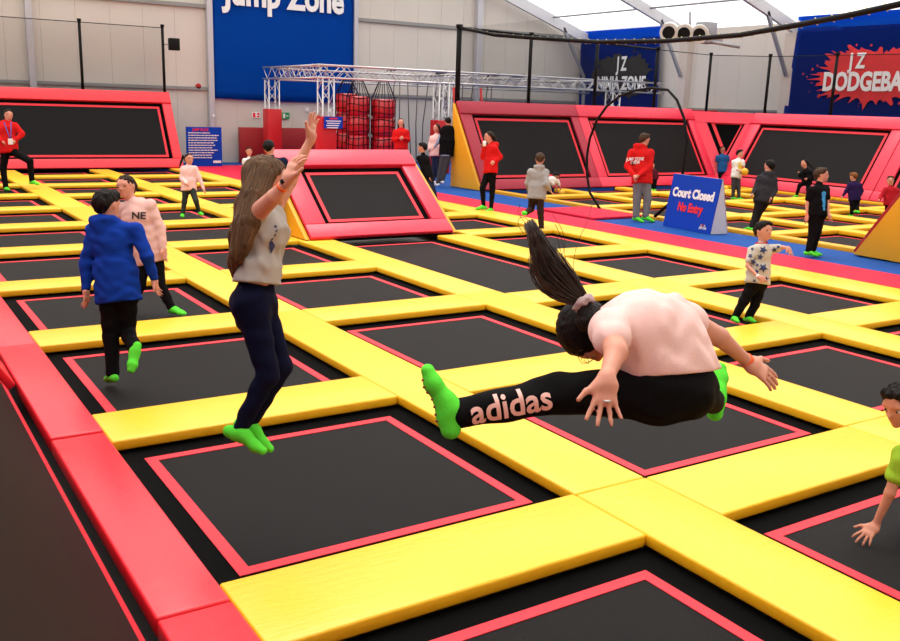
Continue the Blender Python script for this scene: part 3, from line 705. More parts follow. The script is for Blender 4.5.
def field_mesh(name, prims, cell, mats, parent, cuts=(), carve=(), wrinkle=0, wfreq=30, wz=1):
    lo = np.min([pbox(p)[0] for p in prims], axis=0)-3*cell-.01; hi = np.max([pbox(p)[1] for p in prims], axis=0)+3*cell+.01
    n = np.ceil((hi-lo)/cell).astype(int)+1
    F = np.full(n, .5, np.float32)
    axs = [lo[i]+np.arange(n[i])*cell for i in range(3)]
    def block(p, pad):
        a, b = pbox(p); i0 = np.clip(((a-pad-lo)/cell).astype(int), 0, n-1); i1 = np.clip(((b+pad-lo)/cell).astype(int)+2, 1, n)
        sl = tuple(slice(i0[q], i1[q]) for q in range(3))
        G = np.stack(np.meshgrid(*[axs[q][sl[q]] for q in range(3)], indexing='ij'), -1)
        return sl, G
    for p in prims:
        k = p[5] if p[0] == 'c' else p[4]
        sl, G = block(p, k+3*cell); d = sdf_eval(p, G); a = F[sl]
        if k > 0:
            h = np.clip(.5+.5*(d-a)/k, 0, 1); F[sl] = d*(1-h)+a*h-k*h*(1-h)
        else: F[sl] = np.minimum(a, d)
    for p in carve:
        k = p[5] if p[0] == 'c' else p[4]
        sl, G = block(p, k+3*cell); d = -sdf_eval(p, G); a = F[sl]
        h = np.clip(.5-.5*(d-a)/k, 0, 1); F[sl] = d*(1-h)+a*h+k*h*(1-h)
    if cuts or wrinkle:
        G = np.stack(np.meshgrid(*axs, indexing='ij'), -1)
        if wrinkle:
            q = G*wfreq; q[..., 2] *= wz; F += (wrinkle*(np.sin(q[..., 0]+2*np.sin(q[..., 2]*.55)) * np.sin(q[..., 1]*.8+1.6*np.sin(q[..., 2]*.8)+1) + .6*np.sin(q[..., 2]*1.7+1.8*np.sin(q[..., 0]*.6)+1.5*np.sin(q[..., 1]*.7)))).astype(np.float32)
        for c in cuts:   # (point, normal[, ball centre, radius]): removes the side the normal points to
            d = (G-_v(c[0]))@_v(c[1])
            if len(c) > 2:
                near = np.linalg.norm(G-_v(c[2]), axis=-1) < c[3]; d = np.where(near, d, -1)
            F = np.maximum(F, d)
    S8 = [F[c[0]:n[0]-1+c[0], c[1]:n[1]-1+c[1], c[2]:n[2]-1+c[2]] for c in CORN]
    neg = sum((s < 0).astype(np.int8) for s in S8)
    act = (neg > 0) & (neg < 8); idx = np.argwhere(act)
    if len(idx) == 0: return None
    vals = np.stack([s[act] for s in S8], 1)
    acc = np.zeros((len(idx), 3)); cnt = np.zeros(len(idx))
    for a, b in EDG:
        va, vb = vals[:, a], vals[:, b]; m = (va < 0) != (vb < 0); t = np.where(m, va/np.where(m, va-vb, 1), 0)
        acc += m[:, None]*(CORN[a]+(CORN[b]-CORN[a])*t[:, None]); cnt += m
    V = lo + (idx + acc/cnt[:, None])*cell
    ID = np.full(tuple(n-1), -1, np.int64); ID[act] = np.arange(len(idx))
    quads = []
    for ax in range(3):
        u, w_ = (ax+1) % 3, (ax+2) % 3
        sa = [slice(None)]*3; sb = [slice(None)]*3; sa[ax] = slice(0, -1); sb[ax] = slice(1, None)
        A = F[tuple(sa)] < 0; B = F[tuple(sb)] < 0; e = np.argwhere(A != B)
        e = e[(e[:, u] > 0) & (e[:, w_] > 0) & (e[:, u] < n[u]-1) & (e[:, w_] < n[w_]-1)]
        def cid(du, dw):
            q = e.copy(); q[:, u] += du; q[:, w_] += dw; return ID[q[:, 0], q[:, 1], q[:, 2]]
        Q = np.stack([cid(-1, -1), cid(0, -1), cid(0, 0), cid(-1, 0)], 1)
        ins = A[e[:, 0], e[:, 1], e[:, 2]]
        Q[~ins] = Q[~ins][:, ::-1]; quads.append(Q)
    Q = np.concatenate(quads); Q = Q[(Q >= 0).all(1)]
    me = bpy.data.meshes.new(name); me.vertices.add(len(V)); me.vertices.foreach_set('co', V.astype(np.float32).ravel())
    me.loops.add(len(Q)*4); me.loops.foreach_set('vertex_index', Q.astype(np.int32).ravel())
    me.polygons.add(len(Q)); me.polygons.foreach_set('loop_start', np.arange(0, len(Q)*4, 4, dtype=np.int32))
    me.update(calc_edges=True); me.validate(); me.shade_smooth()
    return link(name, me, parent, [mats])

def skinm(tone=0):
    return mat('skin_%d' % tone, [(.66, .29, .20), (.60, .25, .16), (.42, .17, .10), (.70, .34, .25)][tone], .5, var=.10, vscale=14, sss=.08, spec=.35)
def cloth(name, col, var=.1, rough=.85): return mat('cloth_'+name, col, rough, var=var, vscale=9, spec=.08, bump=.10, bscale=120)
GREEN = mat('sock_green', (.10, .72, .04), .8, spec=.2, bump=.2, bscale=120)
SOCKP = mat('sock_print', (.25, .05, .02), .7)
HAIRC = {'dark': (.010, .006, .005), 'brown': (.035, .016, .009), 'blond': (.13, .065, .030), 'ginger': (.26, .09, .025), 'mid': (.075, .038, .02)}
def hairm(c): return mat('hair_'+c, HAIRC[c], .6, bump=.8, bscale=60, stretch=(1, 1, .12), var=.5, vscale=30, spec=.15)
def nrm(v): v = Vector(v); return v.normalized()
def view(a):                                     # right, up, towards the viewer
    return nrm(R_*a[0] + U_*a[1] - fwd*a[2])

def hand(W, d, n, L, spread=.5, curl=.3, thumb=1, lens=None):
    """palm, four unequal fingers with two bends and a thumb from the side of the palm"""
    d = nrm(d); n = Vector(n); n = nrm(n - d*n.dot(d)); s = nrm(n.cross(d))*thumb
    P = [cap(W-d*L*.05, W+d*L*.12, .115*L, .15*L, .02, side=s, wr=1.25)]
    K = W + d*L*.50
    P.append(cap(W+d*L*.12, W+d*L*.42, .105*L, .095*L, .02*L/.15, side=s, wr=2.15))
    for q, (o, ln) in enumerate(((.21, .40), (.075, .46), (-.07, .43), (-.20, .34))):
        b = K + s*o*L - d*abs(o)*.16*L; r = (.056, .056, .053, .047)[q]*L
        dr = nrm(d + s*o*spread*3.2); c = curl*(1+.15*q)
        p1 = b + dr*ln*L*.5; d1 = nrm(dr - n*c*.8); p1 = b + nrm(dr - n*c*.35)*ln*L*.42; p2 = p1 + d1*ln*L*.32; p3 = p2 + nrm(dr - n*c*1.5)*ln*L*.25
        P += [cap(K - d*L*.16 + s*o*L*.8, b, r*1.1, r*1.05, .008), cap(b, p1, r, r*.95, .004), cap(p1, p2, r*.95, r*.88, .003), cap(p2, p3, r*.88, r*.75, .003)]
    tb = W + d*L*.14 + s*.16*L; t1 = tb + nrm(d*.65 + s*(.75+spread*.5))*.26*L; t2 = t1 + nrm(d*.85 + s*(.35+spread*.5) - n*.2*curl)*.24*L
    P += [cap(tb - s*.05*L, t1, .085*L, .065*L, .015), cap(t1, t2, .06*L, .048*L, .004)]
    return P

def person(label, D, h, J, face=(0, 0, 1), headup=None, headk=.152, hair=('short', 'dark'), top=None, bottom=None, feet='sock', skin=0,
           toes=None, hands=None, cell=None, bulk=1.0, cat='person', detail=False, group=None, extra=None, hems=None, ground=None, eyes=True, fold=None, armk=1.0):
    """J: joints as (px, py, depth offset); top=(material, sleeve, loose, hood); bottom=(material, length, loose)"""
    j = {k: at(v[0], v[1], D+(v[2] if len(v) > 2 else 0)) for k, v in J.items()}
    pel, neck, hd = j['pel'], j['neck'], j['head']
    g = ground if ground is not None else Vector((pel.x, pel.y, min(j['anA'].z, j['anB'].z)-.05*h))
    root = empty('person', g, label, cat, group)
    cell = cell or max(.0065, D/924*1.15)
    Hh = h*headk
    side = nrm(j['shB']-j['shA']); spine = nrm(neck-pel)
    hs = j.get('hipB', None)
    if hs is None:
        hipside = nrm(side*.6 + R_*.4*(1 if side.dot(R_) > 0 else -1)) if False else side
        hA, hB = pel - hipside*.047*h, pel + hipside*.047*h
    else: hA, hB = j['hipA'], j['hipB']; hipside = nrm(hB-hA)
    chest = j.get('chest') or (neck*.72 + pel*.28)
    belly = j.get('belly') or (neck*.35 + pel*.65)
    sm = (j['shA']+j['shB'])/2
    b = bulk
    R = dict(ua=.0245*h*b*armk, el=.021*h*b*armk, fa=.0205*h*b*armk, wr=.0135*h, th=.047*h*b, kn=.031*h*b, ca=.031*h*b, an=.0185*h)
    f = view(face); up = view(headup) if headup else nrm(hd-neck)*.35 + Vector((0, 0, 1))*.65
    up = nrm(up - f*up.dot(f)); sd = f.cross(up)
    H = lambda a, c, e: hd + (sd*a + f*c + up*e)*Hh
    def torso(o, kk=.05):
        return [cap(sm-spine*.02*h, chest, .052*h*b+o, .056*h*b+o, kk, side, 1.40), cap(chest, belly, .056*h*b+o, .051*h*b+o, kk, side, 1.33), cap(belly, pel, .051*h*b+o, .056*h*b+o, kk, hipside, 1.36)]
    B = torso(0)
    B += [cap(neck - spine*.02*h, hd - up*.18*Hh, .034*h*b, .031*h, .03)]
    B += [ell(H(0, -.03, .09), (sd, f, up), (.375*Hh, .455*Hh, .41*Hh), .01), ell(H(0, .07, -.20), (sd, f, up), (.285*Hh, .33*Hh, .30*Hh), .04*Hh/.2),
          cap(H(0, .40, .05), H(0, .47, -.10), .035*Hh, .052*Hh, .02*Hh/.2), cap(H(-.05, .36, -.26), H(.05, .36, -.26), .055*Hh, .055*Hh, .02),
          cap(H(-.20, .35, .12), H(.20, .35, .12), .05*Hh, .05*Hh, .02), ell(H(0, .33, -.40), (sd, f, up), (.10*Hh, .08*Hh, .08*Hh), .02)]
    for q in (-1, 1): B.append(ell(H(.375*q, -.03, -.02), (sd, f, up), (.035*Hh, .085*Hh, .13*Hh), .01))
    arms = {}
    for s in 'AB':
        sh, el_, wr_ = j['sh'+s], j['el'+s], j['wr'+s]
        B += [cap(sm - spine*.01*h, sh, .035*h*b, .030*h*b, .03), cap(sh, el_, R['ua']*1.1, R['el'], .025), cap(el_, wr_, R['fa'], R['wr'], .012)]
        arms[s] = (sh, el_, wr_)
        hi = (hands or {}).get(s, {})
        d = view(hi['d']) if 'd' in hi else nrm(wr_-el_)
        n_ = view(hi['n']) if 'n' in hi else nrm(side*(1 if s == 'A' else -1))
        B += hand(wr_, d, n_, .108*h*hi.get('size', 1), hi.get('spread', .3), hi.get('curl', .45), hi.get('thumb', 1))
    legs = {}
    for s, hp in (('A', hA), ('B', hB)):
        kn, an = j['kn'+s], j['an'+s]
        B += [cap(hp, kn, R['th'], R['kn'], .03), cap(kn, an, R['ca'], R['an'], .02)]
        td = (toes or {}).get(s); td = view(td) if td else nrm(Vector((f.x, f.y, 0)))
        shin = nrm(an-kn); L = .136*h
        heel = an + shin*.022*h - td*.028*h; ball_ = an + shin*.030*h + td*L*.52; tip = an + shin*.033*h + td*L*.74
        FT = [cap(an - shin*.02*h, an + shin*.02*h, R['an'], R['an']*1.05, .015), cap(heel, an + shin*.015*h + td*L*.2, .019*h, .021*h, .02), cap(an + shin*.01*h + td*L*.1, ball_, .019*h, .0155*h, .02, td.cross(shin), 1.35), cap(ball_, tip, .0145*h, .0115*h, .02, td.cross(shin), 1.5)]
        B += FT; legs[s] = (hp, kn, an, shin, td, FT)
    field_mesh('body', B, cell, skinm(skin), root, carve=[ell(H(q*.155, .46, .03), (sd, f, up), (.085*Hh, .05*Hh, .055*Hh), .02) for q in (-1, 1)])
    # face details where the face shows
    if f.dot(-fwd) > -.25 and D < 24 and eyes:
        for q in (-1, 1):
            e = H(.155*q, .36, .02); m1 = mat('eye_white', (.7, .66, .62), .3); m2 = mat('iris', (.03, .015, .01), .2)
            field_mesh('eye', [ell(e, (sd, f, up), (.062*Hh, .045*Hh, .036*Hh), .001)], max(.002, .012*Hh), m1 if D < 8 else m2, root)
            if D < 8: field_mesh('iris', [ell(e+f*.032*Hh, (sd, f, up), (.036*Hh, .024*Hh, .036*Hh), .001)], .002, m2, root)
            field_mesh('eyebrow', [cap(H(.08*q, .405, .125), H(.23*q, .355, .13), .015*Hh, .011*Hh, .001)], max(.002, .012*Hh), hairm(hair[1] if hair else 'dark'), root)
        field_mesh('lips', [cap(H(-.085, .385, -.245), H(.085, .385, -.245), .017*Hh, .017*Hh, .001), cap(H(-.06, .395, -.275), H(.06, .395, -.275), .022*Hh, .022*Hh, .01)], max(.002, .012*Hh), mat('lips', (.50, .10, .09), .45), root)
    # hair
    if hair:
        kind, hc = hair[:2]; hm = hairm(hc)
        hp_ = [ell(H(0, -.055, .13), (sd, f, up), (.402*Hh, .475*Hh, .42*Hh), .02)]
        cv_ = [ell(H(0, .52, -.16), (sd, f, up), (.345*Hh, .44*Hh, .46*Hh), .05*Hh/.2)]
        if kind == 'short':
            hp_ += [cap(H(-.20, .26, .38), H(.22, .28, .40), .08*Hh, .07*Hh, .05), cap(H(0, -.36, .0), H(0, -.34, -.26), .11*Hh, .07*Hh, .05, sd, 1.9)]
            cut = [(H(0, 0, -.38), -up), (H(0, .02, -.10), nrm(f*.75-up*.65))]
        else:
            hp_ += [cap(H(0, -.30, .0), H(0, -.36, -.25), .16*Hh, .10*Hh, .05, sd, 2.0)]
            cut = [(H(0, .10, -.12), nrm(f*.8-up*.6))]
        eh = [e(j, H, h, Hh, sd, f, up) for e in (extra or {}).get('hair', [])]
        if eh: field_mesh('long_hair', eh, cell, hm, root)
        field_mesh('hair', hp_, cell, hm, root, cuts=[(c[0], c[1], hd, Hh*.75) for c in cut], carve=cv_, wrinkle=.005*Hh/.2, wfreq=120, wz=.3)
        if kind == 'pony':
            pts = [at(*p[:2], D+(p[2] if len(p) > 2 else 0)) for p in hair[2]]
            field_mesh('ponytail', [cap(pts[i], pts[i+1], Hh*(.13-.02*i), Hh*(.11-.02*i), .02) for i in range(len(pts)-1)], cell, hm, root)
    # clothes
    if top:
        tm, sl, lo = top[:3]; hood = top[3] if len(top) > 3 else False
        T = torso(.008+lo, .05)
        for s in 'AB':
            sh, el_, wr_ = arms[s]; rs = R['ua']*1.12+lo*.75+.006 if sl > .1 else R['ua']*1.0+.004
            T.append(cap(sm, sh, .036*h*b+lo*.6, rs, .04))
            if sl >= 1:
                T += [cap(sh, el_, rs, R['el']+lo*.8+.007, .03), cap(el_, el_.lerp(wr_, .93), R['fa']+lo*.8+.007, R['wr']+lo*.55+.006, .02)]
            else: T += [cap(sh, sh.lerp(el_, sl), rs, rs*.98, .02)]
        T.append(cap(neck - spine*.01*h, neck + nrm(hd-neck)*.012*h, .040*h*b+lo*.3, .037*h, .02))
        if hood: T += [cap(neck - side*.05*h - f*.035*h + spine*.002*h, neck + side*.05*h - f*.035*h + spine*.002*h, .030*h, .030*h, .015), cap(neck - f*.055*h - spine*.005*h, neck - f*.066*h - spine*.085*h, .040*h, .016*h, .012, side, 1.5),
                       cap(neck - side*.05*h - f*.01*h, neck + f*.035*h - spine*.03*h, .022*h, .018*h, .02), cap(neck + side*.05*h - f*.01*h, neck + f*.035*h - spine*.03*h, .022*h, .018*h, .02)]
        hem = (hems or {}).get('top', -.035); hemp = pel - spine*hem*h*-1
        T.append(cap(belly, pel - spine*max(.0, -hem)*h, .052*h*b+lo+.008, .058*h*b+lo+.010, .05, hipside, 1.56))
        cuts = [((hems or {}).get('at', pel + spine*hem*h), (hems or {}).get('n', -spine), pel, .30*h)]
        for e in (extra or {}).get('top', []): T.append(e(j, h))
        if sl < 1:
            pass
        field_mesh('shirt' if sl < 1 else ('hooded_top' if hood else 'long_sleeved_top'), T, cell, tm, root, cuts=cuts, wrinkle=fold[0] if fold else .005 if D < 6 else .004 if D < 12 else .003, wfreq=fold[1] if fold else 48 if D < 6 else 38, wz=fold[2] if fold else 1)
    if bottom:
        bm_, ln, lo = bottom[:3]
        T = [cap(belly*.45+pel*.55, pel, .052*h*b+.006, .058*h*b+.007, .04, hipside, 1.36)]
        fl_ = []
        for s in 'AB':
            hp, kn, an, shin, td, FT = legs[s]
            T.append(cap(pel, hp, .055*h*b+.006, .055*h*b+.006, .04))
            T.append(cap(hp - nrm(kn-hp)*.0, kn if ln >= .5 else hp.lerp(kn, ln*2), R['th']+lo*.6+.006, R['kn']+lo*.8+.006, .03))
            if ln > .5: T.append(cap(kn, kn.lerp(an, min(1, ln*2-1)*.97), R['ca']+lo*.7+.006, R['an']+lo+.006, .02))
        for e in (extra or {}).get('bottom', []): T.append(e(j, h))
        field_mesh('trousers' if ln > .6 else 'shorts', T, cell, bm_, root, wrinkle=.0035 if D < 12 else .002, wfreq=34)
    for s in 'AB':
        hp, kn, an, shin, td, FT = legs[s]
        m_ = {'sock': GREEN, 'white': mat('shoe_white', (.75, .75, .75), .6), 'black': BLK, 'bare': None}[feet]
        if m_ is None: continue
        G = [(p[0], p[1], p[2], p[3]+.004, p[4]+.004, p[5], p[6], p[7]) for p in FT]
        G[0] = cap(an - shin*.03*h, an + shin*.02*h, R['an']+.005, R['an']*1.05+.005, .015)
        o = field_mesh('sock' if feet == 'sock' else 'shoe', G, min(cell, .012), m_, root)
        if feet == 'sock' and D < 6.5:
            bm = bmesh.new(); sw = nrm(td.cross(shin)); sbv = BVHTree.FromPolygons([v.co for v in o.data.vertices], [p.vertices for p in o.data.polygons])
            for r_ in range(7):
                for c_ in (-1, 0, 1):
                    p = an + shin*.0505*h + td*(.136*h)*(-.05+.11*r_) + sw*c_*.010*h
                    p = sbv.find_nearest(p)[0]
                    bmesh.ops.create_icosphere(bm, subdivisions=1, radius=.0045, matrix=Matrix.Translation(p))
            finish('sole_grips', bm, SOCKP, o, smooth=True)
    return root, j, arms, legs, H, dict(sd=sd, f=f, up=up, side=side, spine=spine, Hh=Hh, cell=cell)

def gd(px, py, z=-.085): return ground_depth(px, py, z)
def band(p, d, r, wd, m, root, name='wristband'):
    d = nrm(d); tube(name, [p-d*wd/2, p+d*wd/2], r, m, root, n=16)
def decal_text(s, name, root, target, centre, ex, ey, size, m, bold=.03, sx=1, push=.006):
    """printed lettering wrapped on to the cloth below it"""
    ex = nrm(ex); ey = Vector(ey); ey = nrm(ey - ex*ey.dot(ex)); ez = ex.cross(ey)
    o = text(name, s, centre + ez*.35, ex, ey, size, m, root, bold=bold, sx=sx, extrude=0)
    me = target.data; bv = BVHTree.FromPolygons([v.co for v in me.vertices], [p.vertices for p in me.polygons])
    bm = bmesh.new(); bm.from_mesh(o.data); bmesh.ops.triangulate(bm, faces=list(bm.faces)); 
    for _ in range(2):
        le = [e for e in bm.edges if e.calc_length() > .012]
        if le: bmesh.ops.subdivide_edges(bm, edges=le, cuts=1, use_grid_fill=False); bmesh.ops.triangulate(bm, faces=list(bm.faces))
    for v in bm.verts:
        hit = bv.ray_cast(v.co, -ez)
        v.co = hit[0] + ez*push if hit[0] is not None else v.co - ez*.33
    bm.to_mesh(o.data); bm.free(); return o
def child(root, nm):
    for o in root.children:
        if o.name.split('.')[0] == nm: return o
BT = cloth('black', (.0045, .004, .0045)); NAVY = cloth('navy_leggings', (.004, .005, .022))
ORG = mat('band_orange', (.9, .12, .01), .5); WB = mat('band_white', (.8, .8, .8), .5)

# --- near girl in the grey top, arms raised, in mid jump
gm = cloth('grey_top', (.44, .40, .37))
root, j, arms, legs, H, fr = person('girl in grey top and navy leggings jumping with both arms raised, long fair hair', 4.7, 1.53,
    dict(head=(267, 181, 0), neck=(262, 206, 0), shA=(256, 214, -.15), shB=(272, 211, .15), elA=(274, 197, -.30), wrA=(287, 181, -.36), elB=(290, 181, .22), wrB=(311, 139, .20),
         chest=(266, 232, 0), belly=(258, 270, 0), pel=(255, 303, 0), knA=(268, 374, -.06), knB=(281, 367, .08), anA=(240, 429, -.05), anB=(250, 423, .07)),
    face=(.96, -.12, -.20), hair=None, fold=(.0050, 62, .5), armk=1.14, top=(gm, .03, .010), bottom=(NAVY, 1, .006), toes=dict(A=(.90, -.40, .1), B=(.75, -.55, -.1)),
    hands=dict(A=dict(d=(.35, .9, .1), n=(-.75, .1, .65), spread=.35, curl=.8, thumb=-1), B=dict(d=(.10, .98, 0), n=(-.9, 0, -.3), spread=.45, curl=.25, thumb=-1, size=.92)), hems=dict(top=.065),
    extra=dict(bottom=[lambda j, h: cap(at(247, 303, 4.7), at(250, 318, 4.7), .085, .075, .05)]))
Hh = fr['Hh']; hm = hairm('blond')
hp_ = [ell(H(0, -.06, .12), (fr['sd'], fr['f'], fr['up']), (.44*Hh, .50*Hh, .44*Hh), .02)]
def A_(px, py, dd): return at(px, py, 4.7+dd)
for (a, bq, c, d_, e, dd) in (((262, 170), (252, 195), (243, 225), (236, 255), (234, 268), -.14), ((258, 175), (246, 205), (238, 235), (234, 262), (233, 276), -.05), ((262, 172), (250, 200), (245, 235), (240, 262), (238, 280), .05), ((263, 170), (257, 200), (251, 222), (245, 245), (240, 262), -.17), ((265, 172), (257, 200), (250, 230), (243, 255), (238, 272), .10)):
    P5 = [A_(*p, dd*(.5+.5*min(1, i/1.5))) for i, p in enumerate((a, bq, c, d_, e))]
    rr = [.055, .05, .043, .030, .012]
    hp_ += [cap(P5[i], P5[i+1], rr[i], rr[i+1], .035) for i in range(4)]
field_mesh('hair', hp_, .0065, hm, root, carve=[ell(H(0, .50, -.20), (fr['sd'], fr['f'], fr['up']), (.60*Hh, .50*Hh, .54*Hh), .02)], wrinkle=.0035, wfreq=150, wz=.08)
rnd = random.Random(11); ho = child(root, 'hair'); bvh = BVHTree.FromPolygons([v.co for v in ho.data.vertices], [p.vertices for p in ho.data.polygons])
for nm_, cnt, hc_ in (('hair_locks', 260, (.085, .040, .018)), ('hair_highlights', 260, (.20, .105, .045))):
    bm = bmesh.new()
    for i in range(cnt):       # single locks lying on the hair mass, on both sides of it
        w0 = rnd.uniform(-1, 1); sg = 1 if rnd.random() < .7 else -1
        xy = [(264+w0*13, 163+abs(w0)*8+rnd.uniform(-3, 6)), (257+w0*14+rnd.uniform(-2, 2), 188), (250+w0*13+rnd.uniform(-2, 2), 212), (243+w0*11+rnd.uniform(-2, 2), 238), (238+w0*7+rnd.uniform(-2, 2), 258), (237+w0*4, 270+rnd.uniform(-8, 8))]
        k0 = rnd.choice((0, 0, 0, 1, 1, 2)); k1 = rnd.choice((4, 5, 6, 6))
        pp = []
        for q in range(k0, k1-1):
            for u in (0, .33, .67): pp.append((xy[q][0]*(1-u)+xy[q+1][0]*u, xy[q][1]*(1-u)+xy[q+1][1]*u))
        pp.append(xy[k1-1]); pts = []
        for x, y in pp:
            p = at(x, y, 4.7); vd = (p-CAMP).normalized(); ht = bvh.ray_cast(p - vd*.8*sg, vd*sg)
            if ht[0] is not None: pts.append(ht[0] - fwd*.0022*sg)
            elif pts: break
        for _ in range(2): pts = [pts[0]] + [(pts[q-1]+pts[q]*2+pts[q+1])/4 for q in range(1, len(pts)-1)] + [pts[-1]] if len(pts) > 2 else pts
        if len(pts) > 3:
            n_ = len(pts); tube_bm(bm, pts, .003, 4, radii=[.0004+.0024*math.sin(math.pi*(q+.4)/(n_-.2)) for q in range(n_)])
    finish(nm_, bm, mat(nm_, hc_, .5, spec=.25, var=.35, vscale=8), root, smooth=True)
d = arms['A'][2]-arms['A'][1]; band(arms['A'][2]-nrm(d)*.045, d, .0275, .016, ORG, root); band(arms['A'][2]-nrm(d)*.008, d, .027, .022, BLK, root, 'watch')
bm = bmesh.new()
tgt = child(root, 'shirt')
for (x, y) in ((277, 224), (279, 231), (280, 238), (277, 243), (279, 249)):
    p = at(x, y, 4.55); bmesh.ops.create_icosphere(bm, subdivisions=1, radius=.010, matrix=Matrix.Translation(p) @ Matrix.Diagonal((1, 1, 1, 1)))
bv = BVHTree.FromPolygons([v.co for v in tgt.data.vertices], [p.vertices for p in tgt.data.polygons])
for v in bm.verts:
    hit = bv.find_nearest(v.co); v.co = hit[0] + hit[1]*.0015
finish('shirt_print', bm, mat('print_navy', (.02, .03, .12), .7), root)

# --- near girl in the straddle jump
D0 = 3.0; pk = cloth('pale_pink', (.86, .56, .52), .04)
root, j, arms, legs, H, fr = person('girl in pale pink shirt doing a straddle jump, dark ponytail flying, seen from behind', D0, 1.50,
    dict(head=(590, 331, .10), neck=(614, 320, .04), shA=(609, 329, -.12), shB=(672, 312, .16), elA=(616, 352, -.26), wrA=(606, 379, -.36), elB=(719, 337, .25), wrB=(748, 362, .36),
         chest=(640, 330, .02), belly=(664, 350, .02), pel=(673, 381, .03), hipA=(658, 392, -.02), hipB=(688, 389, .08), knA=(563, 393, -.06), anA=(457, 414, -.12), knB=(697, 392, .46), anB=(714, 402, .74)),
    face=(.10, -.95, -.15), headup=(-.93, -.15, .1), hair=None, fold=(.0030, 75, .35), top=(pk, .42, .012), bottom=(BT, 1, .012), toes=dict(A=(-.28, .93, -.05), B=(.12, .96, -.2)),
    hands=dict(A=dict(d=(-.08, -.97, .25), n=(.0, .2, -1), spread=.62, curl=.15, thumb=1, size=.90), B=dict(d=(.80, -.55, -.1), n=(.3, .55, .7), spread=.15, curl=.3, thumb=1)), hems=dict(at=at(676, 372, D0), n=view((.06, -1, 0))), bulk=1.10, headk=.138,
    extra=dict(bottom=[lambda j, h: cap(at(686, 391, D0-.02), at(652, 392, D0-.04), .088, .082, .05)], top=[lambda j, h: cap(at(637, 332, D0), at(662, 337, D0+.03), .110, .112, .05), lambda j, h: cap(at(662, 337, D0+.03), at(677, 368, D0+.02), .112, .112, .05), lambda j, h: cap(at(650, 350, D0), at(660, 366, D0), .09, .085, .05)]))
Hh = fr['Hh']; hm = hairm('dark')
field_mesh('hair', [ell(H(0, -.06, .10), (fr['sd'], fr['f'], fr['up']), (.43*Hh, .49*Hh, .45*Hh), .02), cap(at(584, 305, D0-.02), at(590, 318, D0-.02), .025, .05, .03)], .0065, hm, root, carve=[ell(H(0, .52, -.22), (fr['sd'], fr['f'], fr['up']), (.42*Hh, .40*Hh, .44*Hh), .03)], wrinkle=.002, wfreq=120,
    cuts=[(H(0, .10, -.20), nrm(fr['f']*.6-fr['up']*.8))])
sc = at(584, 303, D0-.02)
t1 = nrm(at(574, 290, D0)-sc)
a1 = t1.orthogonal().normalized(); a2 = t1.cross(a1)
field_mesh('hair_tie', [cap(sc+(a1*math.cos(q)+a2*math.sin(q))*.024, sc+(a1*math.cos(q+.8)+a2*math.sin(q+.8))*.024, .013+.003*math.sin(q*3), .013, .005) for q in np.arange(0, 6.3, .78)], .004, mat('scrunchie', (.55, .38, .38), .6, var=.5, vscale=60), root, wrinkle=.003, wfreq=150)
rnd = random.Random(7); bm = bmesh.new()
base = [(584, 302), (569, 289), (553, 269), (539, 243), (524, 211)]
for i in range(640):
    w0 = max(-1.7, min(1.9, rnd.gauss(0, .62))); dz = rnd.gauss(0, .6); ln = rnd.uniform(.45, 1.0); bow = rnd.uniform(-1, 1)*.4
    pts = []
    for k, (x, y) in enumerate(base):
        u = k/4; wv = (2, 8.5, 9.5, 4.8, 2.2)[k]
        x2 = x + w0*wv*1.15 - (4 if k in (1, 2) else 0) + 1.6*math.sin(i*1.7+k*2.1); y2 = y - w0*wv*.65 + 1.6*math.sin(i*2.3+k*1.7)
        x2 += bow*math.sin(u*3)*4; y2 += bow*math.sin(u*3)*3
        pts.append(at(x2, y2, D0-.02+dz*.03*u*2+.03*u))
    # cut to length, smooth
    m = [pts[0]]
    for k in range(4):
        for q in (1/3, 2/3, 1):
            m.append(pts[k].lerp(pts[k+1], q))
    m = m[:max(4, int(len(m)*ln))]
    for _ in range(2): m = [m[0]] + [(m[q-1]+m[q]*2+m[q+1])/4 for q in range(1, len(m)-1)] + [m[-1]]
    n_ = len(m); tube_bm(bm, m, .002, 3, radii=[.0034*(1-.8*q/(n_-1))+.0004 for q in range(n_)])
def loose(pts, r=.0011):
    p3 = [at(x, y, D0+.02) for x, y in pts]
    for _ in range(2):
        q = [p3[0]]
        for i in range(len(p3)-1): q += [p3[i].lerp(p3[i+1], .25), p3[i].lerp(p3[i+1], .75)]
        p3 = q + [p3[-1]]
    tube_bm(bm, p3, r, 3)
loose([(560, 286), (545, 288), (530, 276), (527, 262), (532, 252)]); loose([(560, 284), (540, 284), (533, 268), (538, 256)]); loose([(575, 280), (573, 262), (578, 240), (588, 222), (592, 205)]); loose([(566, 262), (563, 240), (555, 224)]); loose([(560, 262), (566, 244), (562, 228), (552, 214)])
loose([(540, 240), (524, 222), (518, 212), (520, 204)]); loose([(540, 240), (530, 220), (520, 216), (517, 224), (524, 234)]); loose([(572, 290), (568, 270), (560, 250), (557, 235)])
loose([(585, 353), (580, 360), (588, 364), (596, 357)]); loose([(583, 350), (576, 352), (582, 366), (592, 360)]); loose([(586, 354), (590, 366), (584, 360)])
finish('ponytail', bm, mat('hair_ponytail', (.040, .017, .009), .45, spec=.5, var=.3, vscale=9), root, smooth=True)
tr_ = child(root, 'trousers')
c0, c1 = at(463, 414, D0-.12), at(551, 395, D0-.07)
decal_text('adidas', 'leg_lettering', root, tr_, (c0+c1)/2, c1-c0, U_, .112, mat('print_pale_pink', (.86, .48, .42), .6), bold=.020, sx=.93)
d = arms['B'][2]-arms['B'][1]; band(arms['B'][2]-nrm(d)*.012, d, .0275, .016, ORG, root); band(arms['B'][2]+nrm(d)*.008, d, .0275, .014, WB, root)
rp = arms['A'][2] + view((-.08, -.97, .25))*.108*1.5*.56 + R_*.004
